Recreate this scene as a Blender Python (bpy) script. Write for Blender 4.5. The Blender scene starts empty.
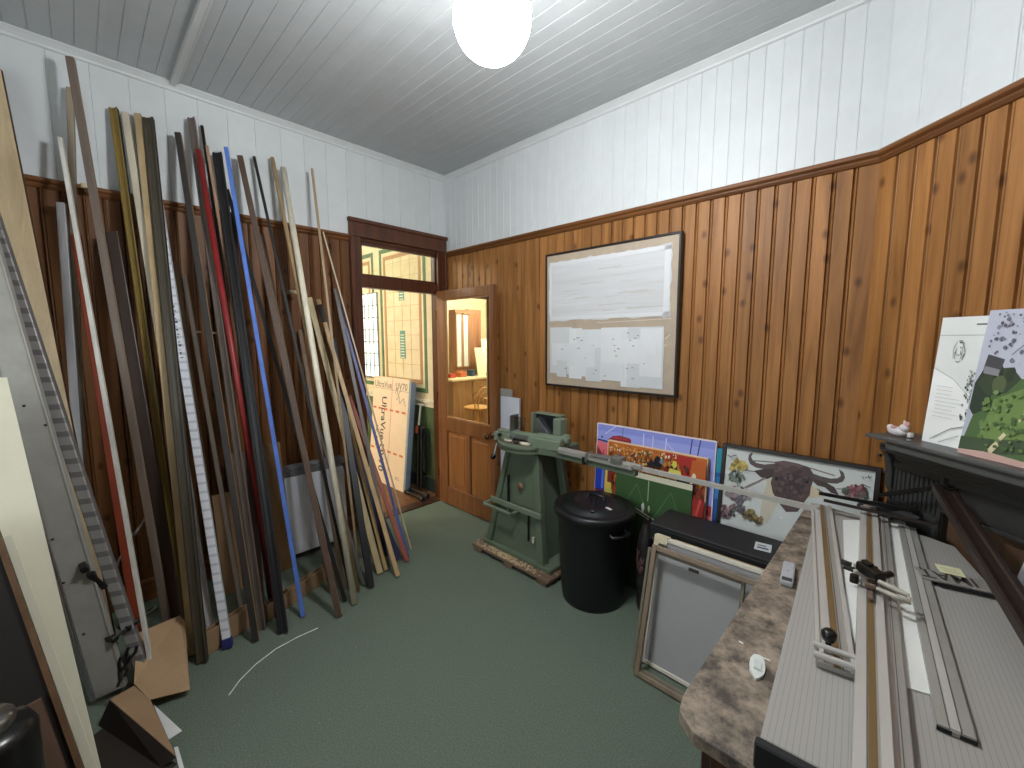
import bpy, bmesh, math, random
from mathutils import Vector, Matrix
random.seed(7)
S = bpy.context.scene
COL = S.collection
V = Vector
# ------------------------------------------------------------------ camera
FPX, PITCH, YAW = 415.64, math.radians(6.18), math.radians(43.9)
CAM = V((3.231, -2.466, 1.57))
F0 = V((-math.sin(YAW), math.cos(YAW), 0)); RT = V((math.cos(YAW), math.sin(YAW), 0)); ZZ = V((0, 0, 1))
FW = F0*math.cos(PITCH) - ZZ*math.sin(PITCH); UP = F0*math.sin(PITCH) + ZZ*math.cos(PITCH)
A3 = math.radians(44.3)
U3 = V((math.cos(A3), -math.sin(A3), 0)); N3 = V((-math.sin(A3), -math.cos(A3), 0))   # diagonal wall: along / into room
P3 = V((3.07, 0, 0))
CEIL, DADO = 3.05, 2.374

def ray(x, y): return RT*((x-512)/FPX) + UP*((384-y)/FPX) + FW
def at(x, y, ax, v):
    r = ray(x, y); return CAM + r*((v-CAM[ax])/r[ax])
def atd(x, y, off):                      # on a plane parallel to the diagonal wall
    r = ray(x, y); return CAM + r*(((P3+N3*off-CAM).dot(N3))/r.dot(N3))
def onplane(x, y, p, n):
    r = ray(x, y); return CAM + r*(((p-CAM).dot(n))/r.dot(n))
cd = bpy.data.cameras.new('camera'); cam = bpy.data.objects.new('camera', cd); COL.objects.link(cam)
cd.sensor_width = 36; cd.lens = FPX/1024*36; cd.clip_start = .02
cam.matrix_world = Matrix.Translation(CAM) @ Matrix((RT, UP, -FW)).transposed().to_4x4()
S.camera = cam

# ------------------------------------------------------------------ materials
def hexc(h):
    h = h.lstrip('#'); c = [int(h[i:i+2], 16)/255 for i in (0, 2, 4)]
    return tuple((x/12.92 if x <= .04045 else ((x+.055)/1.055)**2.4) for x in c) + (1,)
MC = {}
def mat(h, rough=.5, metal=0, kind='plain', h2=None, scale=1.0, axis=2, bump=0.0, spec=.5, key=None, space='Object', plank=None, coat=0):
    k = (h, rough, metal, kind, h2, scale, axis, bump, plank, coat)
    if k in MC: return MC[k]
    m = bpy.data.materials.new('%s_%s' % (kind, h.lstrip('#'))); m.use_nodes = True
    nt = m.node_tree; N = nt.nodes; L = nt.links; b = N['Principled BSDF']
    b.inputs['Roughness'].default_value = rough; b.inputs['Metallic'].default_value = metal
    b.inputs['Specular IOR Level'].default_value = spec
    b.inputs['Coat Weight'].default_value = coat
    b.inputs['Base Color'].default_value = hexc(h)
    MC[k] = m
    if kind == 'plain' and bump == 0 and h2 is None:
        # slight variation so that no surface is perfectly even
        h2 = h; amt = .06
    else: amt = None
    tc = N.new('ShaderNodeTexCoord'); mp = N.new('ShaderNodeMapping'); L.new(tc.outputs[space], mp.inputs[0])
    sc = [1, 1, 1]
    if kind in ('wood', 'brushed'):
        sc = [22, 22, 22]; sc[axis] = 1.3
        if kind == 'brushed': sc = [90, 90, 90]; sc[axis] = 2
    mp.inputs['Scale'].default_value = [s*scale for s in sc]
    n = N.new('ShaderNodeTexNoise'); L.new(mp.outputs[0], n.inputs['Vector'])
    n.inputs['Detail'].default_value = 6; n.inputs['Roughness'].default_value = .62
    if kind == 'plain': n.inputs['Scale'].default_value = 9
    elif kind == 'speck': n.inputs['Scale'].default_value = 160*scale; n.inputs['Detail'].default_value = 3
    elif kind == 'stain': n.inputs['Scale'].default_value = 9; n.inputs['Detail'].default_value = 10; n.inputs['Roughness'].default_value = .72
    elif kind in ('wood', 'brushed'): n.inputs['Scale'].default_value = 1; n.inputs['Distortion'].default_value = .6
    r = N.new('ShaderNodeValToRGB'); L.new(n.outputs['Fac'], r.inputs[0])
    c1 = hexc(h); c2 = hexc(h2 or h)
    if amt: c2 = tuple(x*(1-amt) for x in c1[:3])+(1,)
    r.color_ramp.elements[0].position = .32; r.color_ramp.elements[1].position = .68
    if kind == 'stain': r.color_ramp.elements[0].position = .38; r.color_ramp.elements[1].position = .62
    r.color_ramp.elements[0].color = c2; r.color_ramp.elements[1].color = c1
    out = r.outputs[0]
    if plank:                            # boards of one wall differ a little in tone; knots
        sx = N.new('ShaderNodeSeparateXYZ'); L.new(tc.outputs[space], sx.inputs[0])
        dv = N.new('ShaderNodeMath'); dv.operation = 'DIVIDE'; L.new(sx.outputs[plank[1]], dv.inputs[0]); dv.inputs[1].default_value = plank[0]
        fl = N.new('ShaderNodeMath'); fl.operation = 'FLOOR'; L.new(dv.outputs[0], fl.inputs[0])
        wn = N.new('ShaderNodeTexWhiteNoise'); wn.noise_dimensions = '1D'; L.new(fl.outputs[0], wn.inputs['W'])
        mr = N.new('ShaderNodeMapRange'); L.new(wn.outputs['Value'], mr.inputs[0]); mr.inputs[3].default_value = 1-plank[2]; mr.inputs[4].default_value = 1+plank[2]*.6
        mx = N.new('ShaderNodeVectorMath'); mx.operation = 'SCALE'; L.new(out, mx.inputs[0]); L.new(mr.outputs[0], mx.inputs['Scale'])
        out = mx.outputs[0]
        if kind == 'wood':
            cx = N.new('ShaderNodeCombineXYZ'); L.new(sx.outputs[0], cx.inputs[0]); L.new(sx.outputs[2], cx.inputs[1])
            m2 = N.new('ShaderNodeMapping'); L.new(cx.outputs[0], m2.inputs[0]); m2.inputs['Scale'].default_value = (9, 5.5, 1)
            vo = N.new('ShaderNodeTexVoronoi'); vo.voronoi_dimensions = '2D'; L.new(m2.outputs[0], vo.inputs['Vector']); vo.inputs['Scale'].default_value = 1
            sc_ = N.new('ShaderNodeSeparateColor'); L.new(vo.outputs['Color'], sc_.inputs[0])
            gt = N.new('ShaderNodeMath'); gt.operation = 'GREATER_THAN'; L.new(sc_.outputs[0], gt.inputs[0]); gt.inputs[1].default_value = .32
            ad = N.new('ShaderNodeMath'); ad.operation = 'ADD'; L.new(vo.outputs['Distance'], ad.inputs[0]); L.new(gt.outputs[0], ad.inputs[1])
            cr = N.new('ShaderNodeValToRGB'); L.new(ad.outputs[0], cr.inputs[0])
            cr.color_ramp.elements[0].position = .05; cr.color_ramp.elements[1].position = .17
            cr.color_ramp.elements[0].color = (.3, .22, .18, 1); cr.color_ramp.elements[1].color = (1, 1, 1, 1)
            m3 = N.new('ShaderNodeMix'); m3.data_type = 'RGBA'; m3.blend_type = 'MULTIPLY'; m3.inputs[0].default_value = .8
            L.new(out, m3.inputs[6]); L.new(cr.outputs[0], m3.inputs[7]); out = m3.outputs[2]
    L.new(out, b.inputs['Base Color'])
    if bump:
        bp = N.new('ShaderNodeBump'); bp.inputs['Strength'].default_value = bump; bp.inputs['Distance'].default_value = .004
        L.new(n.outputs['Fac'], bp.inputs['Height']); L.new(bp.outputs[0], b.inputs['Normal'])
    return m
def emit(h, s, name):
    m = bpy.data.materials.new(name); m.use_nodes = True; N = m.node_tree.nodes; b = N['Principled BSDF']
    b.inputs['Base Color'].default_value = hexc(h); b.inputs['Emission Color'].default_value = hexc(h); b.inputs['Emission Strength'].default_value = s
    return m
def stripes(h, h2, period, axis, duty=.5, rough=.6, metal=0, angle=0):      # thin lines of another colour on a surface
    m = bpy.data.materials.new('striped_'+h.lstrip('#')); m.use_nodes = True; nt = m.node_tree; N = nt.nodes; L = nt.links; b = N['Principled BSDF']
    tc = N.new('ShaderNodeTexCoord'); sx = N.new('ShaderNodeSeparateXYZ')
    mp = N.new('ShaderNodeMapping'); mp.inputs['Rotation'].default_value[2] = angle; L.new(tc.outputs['Object'], mp.inputs[0]); L.new(mp.outputs[0], sx.inputs[0])
    d = N.new('ShaderNodeMath'); d.operation = 'DIVIDE'; d.inputs[1].default_value = period; L.new(sx.outputs[axis], d.inputs[0])
    fr = N.new('ShaderNodeMath'); fr.operation = 'FRACT'; L.new(d.outputs[0], fr.inputs[0])
    lt = N.new('ShaderNodeMath'); lt.operation = 'LESS_THAN'; lt.inputs[1].default_value = duty; L.new(fr.outputs[0], lt.inputs[0])
    mx = N.new('ShaderNodeMix'); mx.data_type = 'RGBA'; L.new(lt.outputs[0], mx.inputs[0]); mx.inputs[6].default_value = hexc(h); mx.inputs[7].default_value = hexc(h2)
    L.new(mx.outputs[2], b.inputs['Base Color']); b.inputs['Roughness'].default_value = rough; b.inputs['Metallic'].default_value = metal
    return m
def glassmat(name, tint='ffffff', fac=.08):
    m = bpy.data.materials.new(name); m.use_nodes = True; nt = m.node_tree; N = nt.nodes; L = nt.links
    for x in list(N): N.remove(x)
    o = N.new('ShaderNodeOutputMaterial'); t = N.new('ShaderNodeBsdfTransparent'); g = N.new('ShaderNodeBsdfGlossy'); g.inputs['Roughness'].default_value = .02
    t.inputs[0].default_value = hexc(tint); x = N.new('ShaderNodeMixShader'); x.inputs[0].default_value = fac
    L.new(t.outputs[0], x.inputs[1]); L.new(g.outputs[0], x.inputs[2]); L.new(x.outputs[0], o.inputs[0]); return m

# ------------------------------------------------------------------ mesh helpers
class MB:
    def __init__(s): s.v = []; s.f = []; s.mi = []; s.sm = []
    def add(s, vs, fs, mi=0, sm=False, M=None):
        o = len(s.v); s.v += [(M @ V(v)) if M else V(v) for v in vs]
        for f in fs: s.f.append([i+o for i in f]); s.mi.append(mi); s.sm.append(sm)
        return s
    def box(s, x0, x1, y0, y1, z0, z1, mi=0, M=None):
        vs = [(x, y, z) for x in (x0, x1) for y in (y0, y1) for z in (z0, z1)]
        return s.add(vs, [(0, 1, 3, 2), (4, 6, 7, 5), (0, 4, 5, 1), (2, 3, 7, 6), (0, 2, 6, 4), (1, 5, 7, 3)], mi, False, M)
    def prism(s, poly, a, b, mi=0, M=None):      # polygon in local xz pulled along y from a to b
        n = len(poly); vs = [(p[0], a, p[1]) for p in poly]+[(p[0], b, p[1]) for p in poly]
        fs = [list(range(n))[::-1], list(range(n, 2*n))]+[(i, (i+1) % n, (i+1) % n+n, i+n) for i in range(n)]
        return s.add(vs, fs, mi, False, M)
    def slab(s, poly, a, b, mi=0, M=None):       # polygon in local xy pulled along z
        n = len(poly); vs = [(p[0], p[1], a) for p in poly]+[(p[0], p[1], b) for p in poly]
        fs = [list(range(n))[::-1], list(range(n, 2*n))]+[(i, (i+1) % n, (i+1) % n+n, i+n) for i in range(n)]
        return s.add(vs, fs, mi, False, M)
    def tube(s, pts, r, n=12, mi=0, M=None, cap=True):
        pts = [V(p) for p in pts]; rr = r if isinstance(r, (list, tuple)) else [r]*len(pts); vs = []; fs = []
        for i, p in enumerate(pts):
            d = (pts[min(i+1, len(pts)-1)]-pts[max(i-1, 0)]).normalized()
            a = d.cross(V((0, 0, 1)) if abs(d.z) < .9 else V((1, 0, 0))).normalized(); b = d.cross(a)
            vs += [p+(a*math.cos(t)+b*math.sin(t))*rr[i] for t in [2*math.pi*k/n for k in range(n)]]
        for i in range(len(pts)-1):
            for k in range(n): fs.append((i*n+k, i*n+(k+1) % n, (i+1)*n+(k+1) % n, (i+1)*n+k))
        s.add(vs, fs, mi, True, M)
        if cap: s.add(vs[:n], [list(range(n))], mi, False, M); s.add(vs[-n:], [list(range(n))], mi, False, M)
        return s
    def lathe(s, prof, n=40, mi=0, M=None):      # prof: (r, z)
        vs = []; fs = []
        for r, z in prof: vs += [(r*math.cos(2*math.pi*k/n), r*math.sin(2*math.pi*k/n), z) for k in range(n)]
        for i in range(len(prof)-1):
            for k in range(n): fs.append((i*n+k, i*n+(k+1) % n, (i+1)*n+(k+1) % n, (i+1)*n+k))
        return s.add(vs, fs, mi, True, M)
    def build(s, name, mats, parent=None, bevel=0, seg=1):
        me = bpy.data.meshes.new(name); me.from_pydata(s.v, [], s.f); me.validate()
        for m in (mats if isinstance(mats, (list, tuple)) else [mats]): me.materials.append(m)
        if len(me.polygons) == len(s.f):
            me.polygons.foreach_set('material_index', s.mi); me.polygons.foreach_set('use_smooth', s.sm)
        bm = bmesh.new(); bm.from_mesh(me); bmesh.ops.recalc_face_normals(bm, faces=bm.faces); bm.to_mesh(me); bm.free()
        o = bpy.data.objects.new(name, me); COL.objects.link(o)
        if parent is not None: o.parent = parent; o.matrix_parent_inverse = PM(parent).inverted()
        if bevel:
            b = o.modifiers.new('bevel', 'BEVEL'); b.width = bevel; b.segments = seg; b.limit_method = 'ANGLE'; b.angle_limit = math.radians(40); b.use_clamp_overlap = True
        return o
def PM(o):
    return PM(o.parent) @ o.matrix_parent_inverse @ o.matrix_basis if o.parent else o.matrix_basis.copy()
def tag(o, label=None, cat=None, group=None, kind=None):
    if label: o['label'] = label
    if cat: o['category'] = cat
    if group: o['group'] = group
    if kind: o['kind'] = kind
    return o
def empty(name, loc, label=None, cat=None, group=None, rz=0):
    o = bpy.data.objects.new(name, None); COL.objects.link(o); o.location = loc; o.rotation_euler = (0, 0, rz); o.empty_display_size = .05
    return tag(o, label, cat, group)
def frame_m(o, x, z):                       # local x across, z up the leaning face, y = depth (front is -y)
    x = V(x).normalized(); z = V(z).normalized(); z = (z-x*z.dot(x)).normalized(); y = z.cross(x)
    return Matrix.Translation(V(o)) @ Matrix((x, y, z)).transposed().to_4x4()
def beam_m(a, b, facing):                   # local z along a-b, y toward facing
    a = V(a); b = V(b); z = (b-a).normalized(); f = V(facing); y = (f-z*f.dot(z)).normalized(); x = y.cross(z)
    return Matrix.Translation(a) @ Matrix((x, y, z)).transposed().to_4x4(), (b-a).length
def text(body, size, M, material, parent, name='lettering', depth=.0006, font_scale_x=1.0, align='LEFT'):
    c = bpy.data.curves.new('txt', 'FONT'); c.body = body; c.offset = size*.012; c.size = size; c.extrude = depth/2; c.align_x = align; c.resolution_u = 3
    t = bpy.data.objects.new('txt', c); COL.objects.link(t); bpy.context.view_layer.update()
    me = bpy.data.meshes.new_from_object(t.evaluated_get(bpy.context.evaluated_depsgraph_get()))
    bpy.data.objects.remove(t); me.materials.clear(); me.materials.append(material)
    me.transform(M @ Matrix.Rotation(math.pi/2, 4, 'X') @ Matrix.Diagonal((font_scale_x, 1, 1, 1)))
    o = bpy.data.objects.new(name, me); COL.objects.link(o)
    if parent is not None: o.parent = parent; o.matrix_parent_inverse = PM(parent).inverted()
    return o
def art(name, M, w, h, t, base, items, parent, edge=None, eps=.0006):
    """a flat picture built from coloured shapes: items = (hex, [(u,v)...])"""
    mb = MB(); cols = [base]; mb.box(0, w, 0, t, 0, h, 0, M)
    if edge: cols.append(edge); 
    for k, (c, poly) in enumerate(items):
        if c not in cols: cols.append(c)
        y = -eps-.00004*k; mb.add([(p[0]*w, y, p[1]*h) for p in poly], [list(range(len(poly)))], cols.index(c), False, M)
    return mb.build(name, [mat(c, .75) for c in cols], parent)
def blob(u, v, r, n=9, jit=.25, asp=1.0, seed=None):
    rd = random.Random(seed if seed is not None else random.random())
    return [(u+r*asp*math.cos(2*math.pi*k/n)*(1+rd.uniform(-jit, jit)), v+r*math.sin(2*math.pi*k/n)*(1+rd.uniform(-jit, jit))) for k in range(n)]
def line(u0, v0, u1, v1, w):
    d = V((u1-u0, v1-v0)); n = V((-d.y, d.x)).normalized()*w/2
    return [(u0+n.x, v0+n.y), (u1+n.x, v1+n.y), (u1-n.x, v1-n.y), (u0-n.x, v0-n.y)]

# ------------------------------------------------------------------ room shell
WHITE = mat('cfd4d5', .5, kind='plain', h2='c9cecf', plank=(.153, 0, .03))
WHITEP = mat('d0d4d4', .45)
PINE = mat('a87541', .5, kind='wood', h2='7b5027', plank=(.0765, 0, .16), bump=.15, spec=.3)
PINE_SHADE = mat('80552f', .5, kind='wood', h2='5c3a20', plank=(.0765, 0, .16), bump=.15, spec=.3)  # darker copy of the pine, the left wall's shade put into its colour
TRIM = mat('7d5028', .45, kind='wood', h2='583418', axis=0)
CASE = mat('5f3219', .35, kind='wood', h2='3d1e0e')
def plank_profile(length, s, bead, g=.0045, dp=.005, wide=True):
    if dp > .008: g = .0055
    pts = [(0, 0)]; u = s
    while u < length-.02:
        pts += [(u-g, 0), (u-g*.3, dp), (u+g*.3, dp)]
        if bead: pts += [(u+g, .0005), (u+g+.003, -.0012), (u+g+.006, .0005), (u+g+.0075, dp*.5), (u+g+.009, 0)]
        else: pts += [(u+g, 0)]
        u += s
    pts.append((length, 0)); return pts
def plank_wall(name, P0, rz, length, z0, z1, s, m, parent=None, thick=.05, bead=True, off=0, g=.0045, dp=.013):
    prof = plank_profile(length, s, bead, g, dp); mb = MB(); n = len(prof)
    vs = [(x, y-off, z0) for x, y in prof]+[(x, y-off, z1) for x, y in prof]
    mb.add(vs, [(i, i+1, i+1+n, i+n) for i in range(n-1)])
    b = [(0, thick, z0), (length, thick, z0), (length, thick, z1), (0, thick, z1)]
    mb.add(b, [(0, 1, 2, 3)])
    mb.add([(0, -off, z1), (length, -off, z1), (length, thick, z1), (0, thick, z1), (0, -off, z0), (length, -off, z0), (length, thick, z0), (0, thick, z0)], [(0, 1, 2, 3), (4, 5, 6, 7), (0, 3, 7, 4), (1, 2, 6, 5)])
    o = mb.build(name, m); o.location = P0; o.rotation_euler = (0, 0, rz)
    if parent is not None: o.parent = parent; o.matrix_parent_inverse = PM(parent).inverted()
    return o
YB = -4.0; H2 = math.pi/2
# left wall (x = 0): white boards above the dado, pine below, doorway in the far corner
wl = tag(plank_wall('wall_left', (0, YB, 0), H2, -YB, DADO, CEIL, .153, WHITE, bead=False, thick=.1, g=.003, dp=.003), kind='structure')
plank_wall('pine_panelling', (0, YB, 0), H2, -YB-.9, 0, DADO, .0765, PINE_SHADE, wl, thick=.1)
plank_wall('pine_panelling', (0, -.10, 0), H2, .1, 0, DADO, .0765, PINE_SHADE, wl, thick=.1)
MB().box(-.1, 0, -.9, -.1, 2.36, DADO).build('lintel', CASE, wl)
wr = tag(plank_wall('wall_right', (0, 0, 0), 0, 3.07, DADO, CEIL, .0765, WHITE, bead=False, g=.003, dp=.003), kind='structure')
plank_wall('pine_panelling', (0, 0, 0), 0, 3.07, 0, DADO, .0765, PINE, wr)
wd = tag(plank_wall('wall_diagonal', P3, -A3, 1.75, DADO, CEIL, .153, WHITE, bead=True, g=.003, dp=.003), kind='structure')
plank_wall('pine_panelling', P3, -A3, 1.75, 0, DADO, .0765, PINE, wd)
E3 = P3+U3*1.75
we = tag(plank_wall('wall_far_right', (E3.x, E3.y, 0), -H2, E3.y-YB, DADO, CEIL, .153, WHITE, bead=False, g=.003, dp=.003), kind='structure')
plank_wall('pine_panelling', (E3.x, E3.y, 0), -H2, E3.y-YB, 0, DADO, .0765, PINE, we)
wb = tag(plank_wall('wall_back', (E3.x, YB, 0), math.pi, E3.x, DADO, CEIL, .153, WHITE, bead=False, g=.003, dp=.003), kind='structure')
plank_wall('pine_panelling', (E3.x, YB, 0), math.pi, E3.x, 0, DADO, .0765, PINE, wb)
CARPET = mat('727f70', .95, kind='speck', h2='566254', bump=.9, scale=1)
room = [(0, YB), (E3.x, YB), (E3.x, E3.y), (3.07, 0), (0, 0)]
tag(MB().slab(room, -.05, 0).build('floor', CARPET), kind='structure')
# ceiling of narrow boards that run along the right wall
def ceiling():
    mb = MB(); y = YB; pts = []
    s = .078
    while y < 0:
        y2 = min(y+s, 0); pts += [(y, CEIL+.003), (y+.003, CEIL), (y2-.003, CEIL), (y2-.001, CEIL+.003)]; y = y2
    n = len(pts); vs = [(0, a, b) for a, b in pts]+[(E3.x, a, b) for a, b in pts]
    mb.add(vs, [(i, i+1, i+1+n, i+n) for i in range(n-1)]); mb.box(0, E3.x, YB, 0, CEIL+.02, CEIL+.06)
    return mb.build('ceiling', mat('b4b8b9', .5, h2='aeb2b3', kind='plain', plank=(.078, 1, .03)))
tag(ceiling(), kind='structure')
# trims: cornice and dado rail
def trimrun(name, prof, runs, m):
    for k, (P0, rz, L) in enumerate(runs):
        mb = MB(); n = len(prof)
        vs = [(0, -a, b) for a, b in prof]+[(L, -a, b) for a, b in prof]
        mb.add(vs, [(i, (i+1) % n, (i+1) % n+n, i+n) for i in range(n)]+[list(range(n)), list(range(n, 2*n))])
        o = mb.build('trim_%d' % next(TN), m, bevel=.001); o.location = P0; o.rotation_euler = (0, 0, rz); tag(o, kind='structure')
import itertools
TN = itertools.count(1)
corn = [(0, CEIL), (.04, CEIL), (.042, CEIL-.008), (.03, CEIL-.016), (.014, CEIL-.03), (.012, CEIL-.04), (0, CEIL-.045)]
runs = [((0, YB, 0), H2, -YB), ((0, 0, 0), 0, 3.07), (tuple(P3), -A3, 1.75), ((E3.x, E3.y, 0), -H2, E3.y-YB), ((E3.x, YB, 0), math.pi, E3.x)]
trimrun('cornice', corn, runs, WHITEP)
dado = [(0, DADO+.002), (.026, DADO+.002), (.03, DADO-.006), (.027, DADO-.016), (.014, DADO-.026), (.016, DADO-.032), (.008, DADO-.045), (0, DADO-.048)]
runs2 = [((0, YB, 0), H2, -YB-.945)]+runs[1:]
trimrun('dado', dado, runs2, TRIM)
skirt = [(0, 0), (.02, 0), (.02, .11), (.012, .125), (0, .13)]
SN = iter(['left', 'right', 'diagonal', 'far_right', 'back'])
for (P0, rz, L), nm in zip(runs2, ['left', 'right', 'diagonal', 'far_right', 'back']):
    mb = MB(); n = len(skirt); vs = [(0, -a, b) for a, b in skirt]+[(L, -a, b) for a, b in skirt]
    mb.add(vs, [(i, (i+1) % n, (i+1) % n+n, i+n) for i in range(n)]+[list(range(n)), list(range(n, 2*n))])
    o = mb.build('baseboard_'+nm, TRIM); o.location = P0; o.rotation_euler = (0, 0, rz); tag(o, kind='structure')
# ceiling batten / conduit along x at y = -1.96
cb = MB().box(.0, E3.x-.3, -1.985, -1.955, CEIL-.022, CEIL+.003).box(.0, E3.x-.3, -1.953, -1.938, CEIL-.008, CEIL+.003)
tag(cb.build('trim_%d' % next(TN), mat('c9cbc9', .5), bevel=.003), kind='structure')

# ------------------------------------------------------------------ doorway
dc = MB()
yl, yr = -.865, -.11
dc.box(-.1, .0, yl-.03, yl, 0, 2.36).box(-.1, 0, yr, yr+.01, 0, 2.36).box(-.1, 0, yl, yr, 2.345, 2.36)     # lining
dc.box(-.07, .004, yl, yr, 1.985, 2.075)                                                                    # transom bar
for a, b in ((-.945, yl+.01), (yr-.005, -.012)):
    w = b-a
    dc.box(0, .022, a, b, 0, 2.37).box(.022, .034, a+(0 if a < -.5 else w-.022), a+(.022 if a < -.5 else w), 0, 2.37)
dc.box(0, .023, -.945, -.012, 2.37, 2.485).box(0, .036, -.952, -.004, 2.48, 2.51)
dc.box(0, .012, yl-.012, yl+.012, 0, 2.36)
tag(dc.build('trim_%d' % next(TN), CASE, bevel=.003), kind='structure')
MB_thr = MB().box(-.11, .01, yl, yr, 0, .012)
tag(MB_thr.build('trim_%d' % next(TN), mat('4a2c18', .5, kind='wood', h2='2f1a0e', axis=1), bevel=.003), kind='structure')
win = MB().box(-.05, -.012, yl, yl+.035, 2.075, 2.345).box(-.05, -.012, yr-.02, yr, 2.075, 2.345).box(-.05, -.012, yl, yr, 2.32, 2.345).box(-.05, -.012, yl, yr, 2.075, 2.095)
wf = tag(win.build('window_1', CASE, bevel=.002), kind='structure')
GL = glassmat('clear_glass', 'f4f8f4', .05)
MB().box(-.034, -.03, yl+.03, yr-.015, 2.09, 2.325).build('glass_pane', GL, wf)

DOORW = mat('8f5d34', .42, kind='wood', h2='6a4022')
DOORB = mat('a9713f', .42, kind='wood', h2='85532a', scale=.7)
d0, d1, dy0, dy1 = .022, .785, -.142, -.1
dm = MB()
dm.box(d0, .15, dy0, dy1, .01, 2.005).box(.745, d1, dy0, dy1, .01, 2.005)
dm.box(.15, .745, dy0, dy1, 1.925, 2.005).box(.15, .745, dy0, dy1, .72, .845).box(.15, .745, dy0, dy1, .01, .185)
dm.box(.425, .48, dy0, dy1, .185, .72)
door = tag(dm.build('door_1', DOORW, bevel=.0025), kind='structure')
for a, b in ((.15, .425), (.48, .745)):
    pm = MB().box(a, b, -.128, -.112, .185, .72).box(a+.035, b-.035, -.134, -.11, .225, .68)
    pm.build('door_panel', DOORB, door, bevel=.004)
    for x0, x1, z0, z1 in ((a, a+.012, .185, .72), (b-.012, b, .185, .72), (a, b, .185, .197), (a, b, .708, .72)):
        pass
gb = MB()
for x0, x1, z0, z1 in ((.15, .162, .845, 1.925), (.733, .745, .845, 1.925), (.15, .745, .845, .857), (.15, .745, 1.913, 1.925)):
    gb.box(x0, x1, -.138, -.105, z0, z1)
gb.build('glazing_bead', mat('a97a4a', .4, kind='wood', h2='8a5c30'), door, bevel=.002)
mir = bpy.data.materials.new('mirror_glass'); mir.use_nodes = True; b = mir.node_tree.nodes['Principled BSDF']
b.inputs['Base Color'].default_value = (.93, .93, .9, 1); b.inputs['Metallic'].default_value = 1; b.inputs['Roughness'].default_value = .015
MB().box(.155, .74, -.131, -.112, .85, 1.92).build('glass_pane', mir, door)
BR = mat('6a4a30', .3, metal=.8)
kM = Matrix.Translation((.766, -.142, .775)) @ Matrix.Rotation(math.radians(90), 4, 'X')
MB().lathe([(0, 0), (.024, 0), (.024, .006), (.01, .012), (.009, .035), (.02, .045), (.027, .058), (.024, .072), (.012, .08), (0, .081)], 24, 0, kM).build('door_knob', BR, door)
hm = MB()
for z in (.25, 1.0, 1.75): hm.tube([(.016, -.146, z), (.016, -.146, z+.08)], .006, 10)
hm.build('hinge', BR, door)

# ------------------------------------------------------------------ hall beyond the doorway
HX, HY = -4.2, -4.6
HW = mat('e9e0c0', .6, h2='e2d6b0', kind='plain')
CREAM = mat('e6dcc0', .35, h2='dccdaa', kind='plain'); GREEN = mat('5f7d58', .35, h2='4c6a48', kind='plain'); TBR = mat('b88c64', .35); DGREEN = mat('56684a', .4, kind='stain', h2='45573c')
tag(MB().box(HX, -.1, HY, .3, -.05, -.001).build('floor_hall', mat('7b5334', .5, kind='wood', h2='5a3a22', axis=0), bevel=0), kind='structure').name = 'floor'
tag(MB().box(HX, -.1, HY, .1, CEIL, CEIL+.05).build('ceiling', mat('e6dfc8', .6)), kind='structure')
tag(MB().box(HX-.1, HX, HY, .1, 0, CEIL).build('wall_hall_far', HW), kind='structure')
tag(MB().box(HX, -.1, HY-.1, HY, 0, CEIL).build('wall_hall_left', HW), kind='structure')
tag(MB().box(-.14, -.101, HY, YB, 0, CEIL).box(-.14, -.101, YB, yl-.03, 0, CEIL).box(-.14, -.101, yl-.03, 0, 2.36, CEIL).build('wall_hall_near', HW), kind='structure')
HYW = -.03
tw = MB().box(HX, -.1, HYW, HYW+.1, 0, CEIL, 0)
def rect(x0, x1, z0, z1, mi, e): tw.box(x0, x1, HYW-e, HYW, z0, z1, mi)
def ringr(x0, x1, z0, z1, w, mi, e):
    rect(x0, x0+w, z0, z1, mi, e); rect(x1-w, x1, z0, z1, mi, e); rect(x0+w, x1-w, z0, z0+w, mi, e); rect(x0+w, x1-w, z1-w, z1, mi, e)
for x0, x1 in ((-1.20, -.30), (-2.3, -1.34), (-3.8, -2.5)):
    ringr(x0, x1, 1.02, 2.56, .045, 1, .004); ringr(x0+.085, x1-.085, 1.105, 2.475, .04, 2, .004)
    cx = (x0+x1)/2
    for z0, z1 in ((1.36, 1.66), (1.98, 2.12)):
        rect(cx-.05, cx+.05, z0, z1, 4, .004)
        for zz in [z0+.03*i for i in range(int((z1-z0)/.03))]: rect(cx-.035, cx+.035, zz+.008, zz+.018, 5, .0055)
    z = 1.145
    while z < 2.43:
        rect(x0+.125, x1-.125, z, z+.004, 6, .0015); z += .155
    for i in range(1, 4): rect(x0+.125+(x1-x0-.25)*i/4, x0+.129+(x1-x0-.25)*i/4, 1.145, 2.435, 6, .0015)
rect(-.19, -.1, .95, CEIL, 2, .003)
rect(HX, -.1, .93, .955, 5, .03); rect(HX, -.1, .88, .93, 5, .012)
rect(HX, -.1, .14, .88, 3, .006); rect(HX, -.1, 0, .14, 7, .02)
wh = tw.build('wall_hall_right', [CREAM, GREEN, TBR, DGREEN, mat('5f9a92', .3), mat('e9e3cc', .4), mat('c2a469', .5), mat('2a3a38', .4)]); tag(wh, kind='structure')
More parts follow.
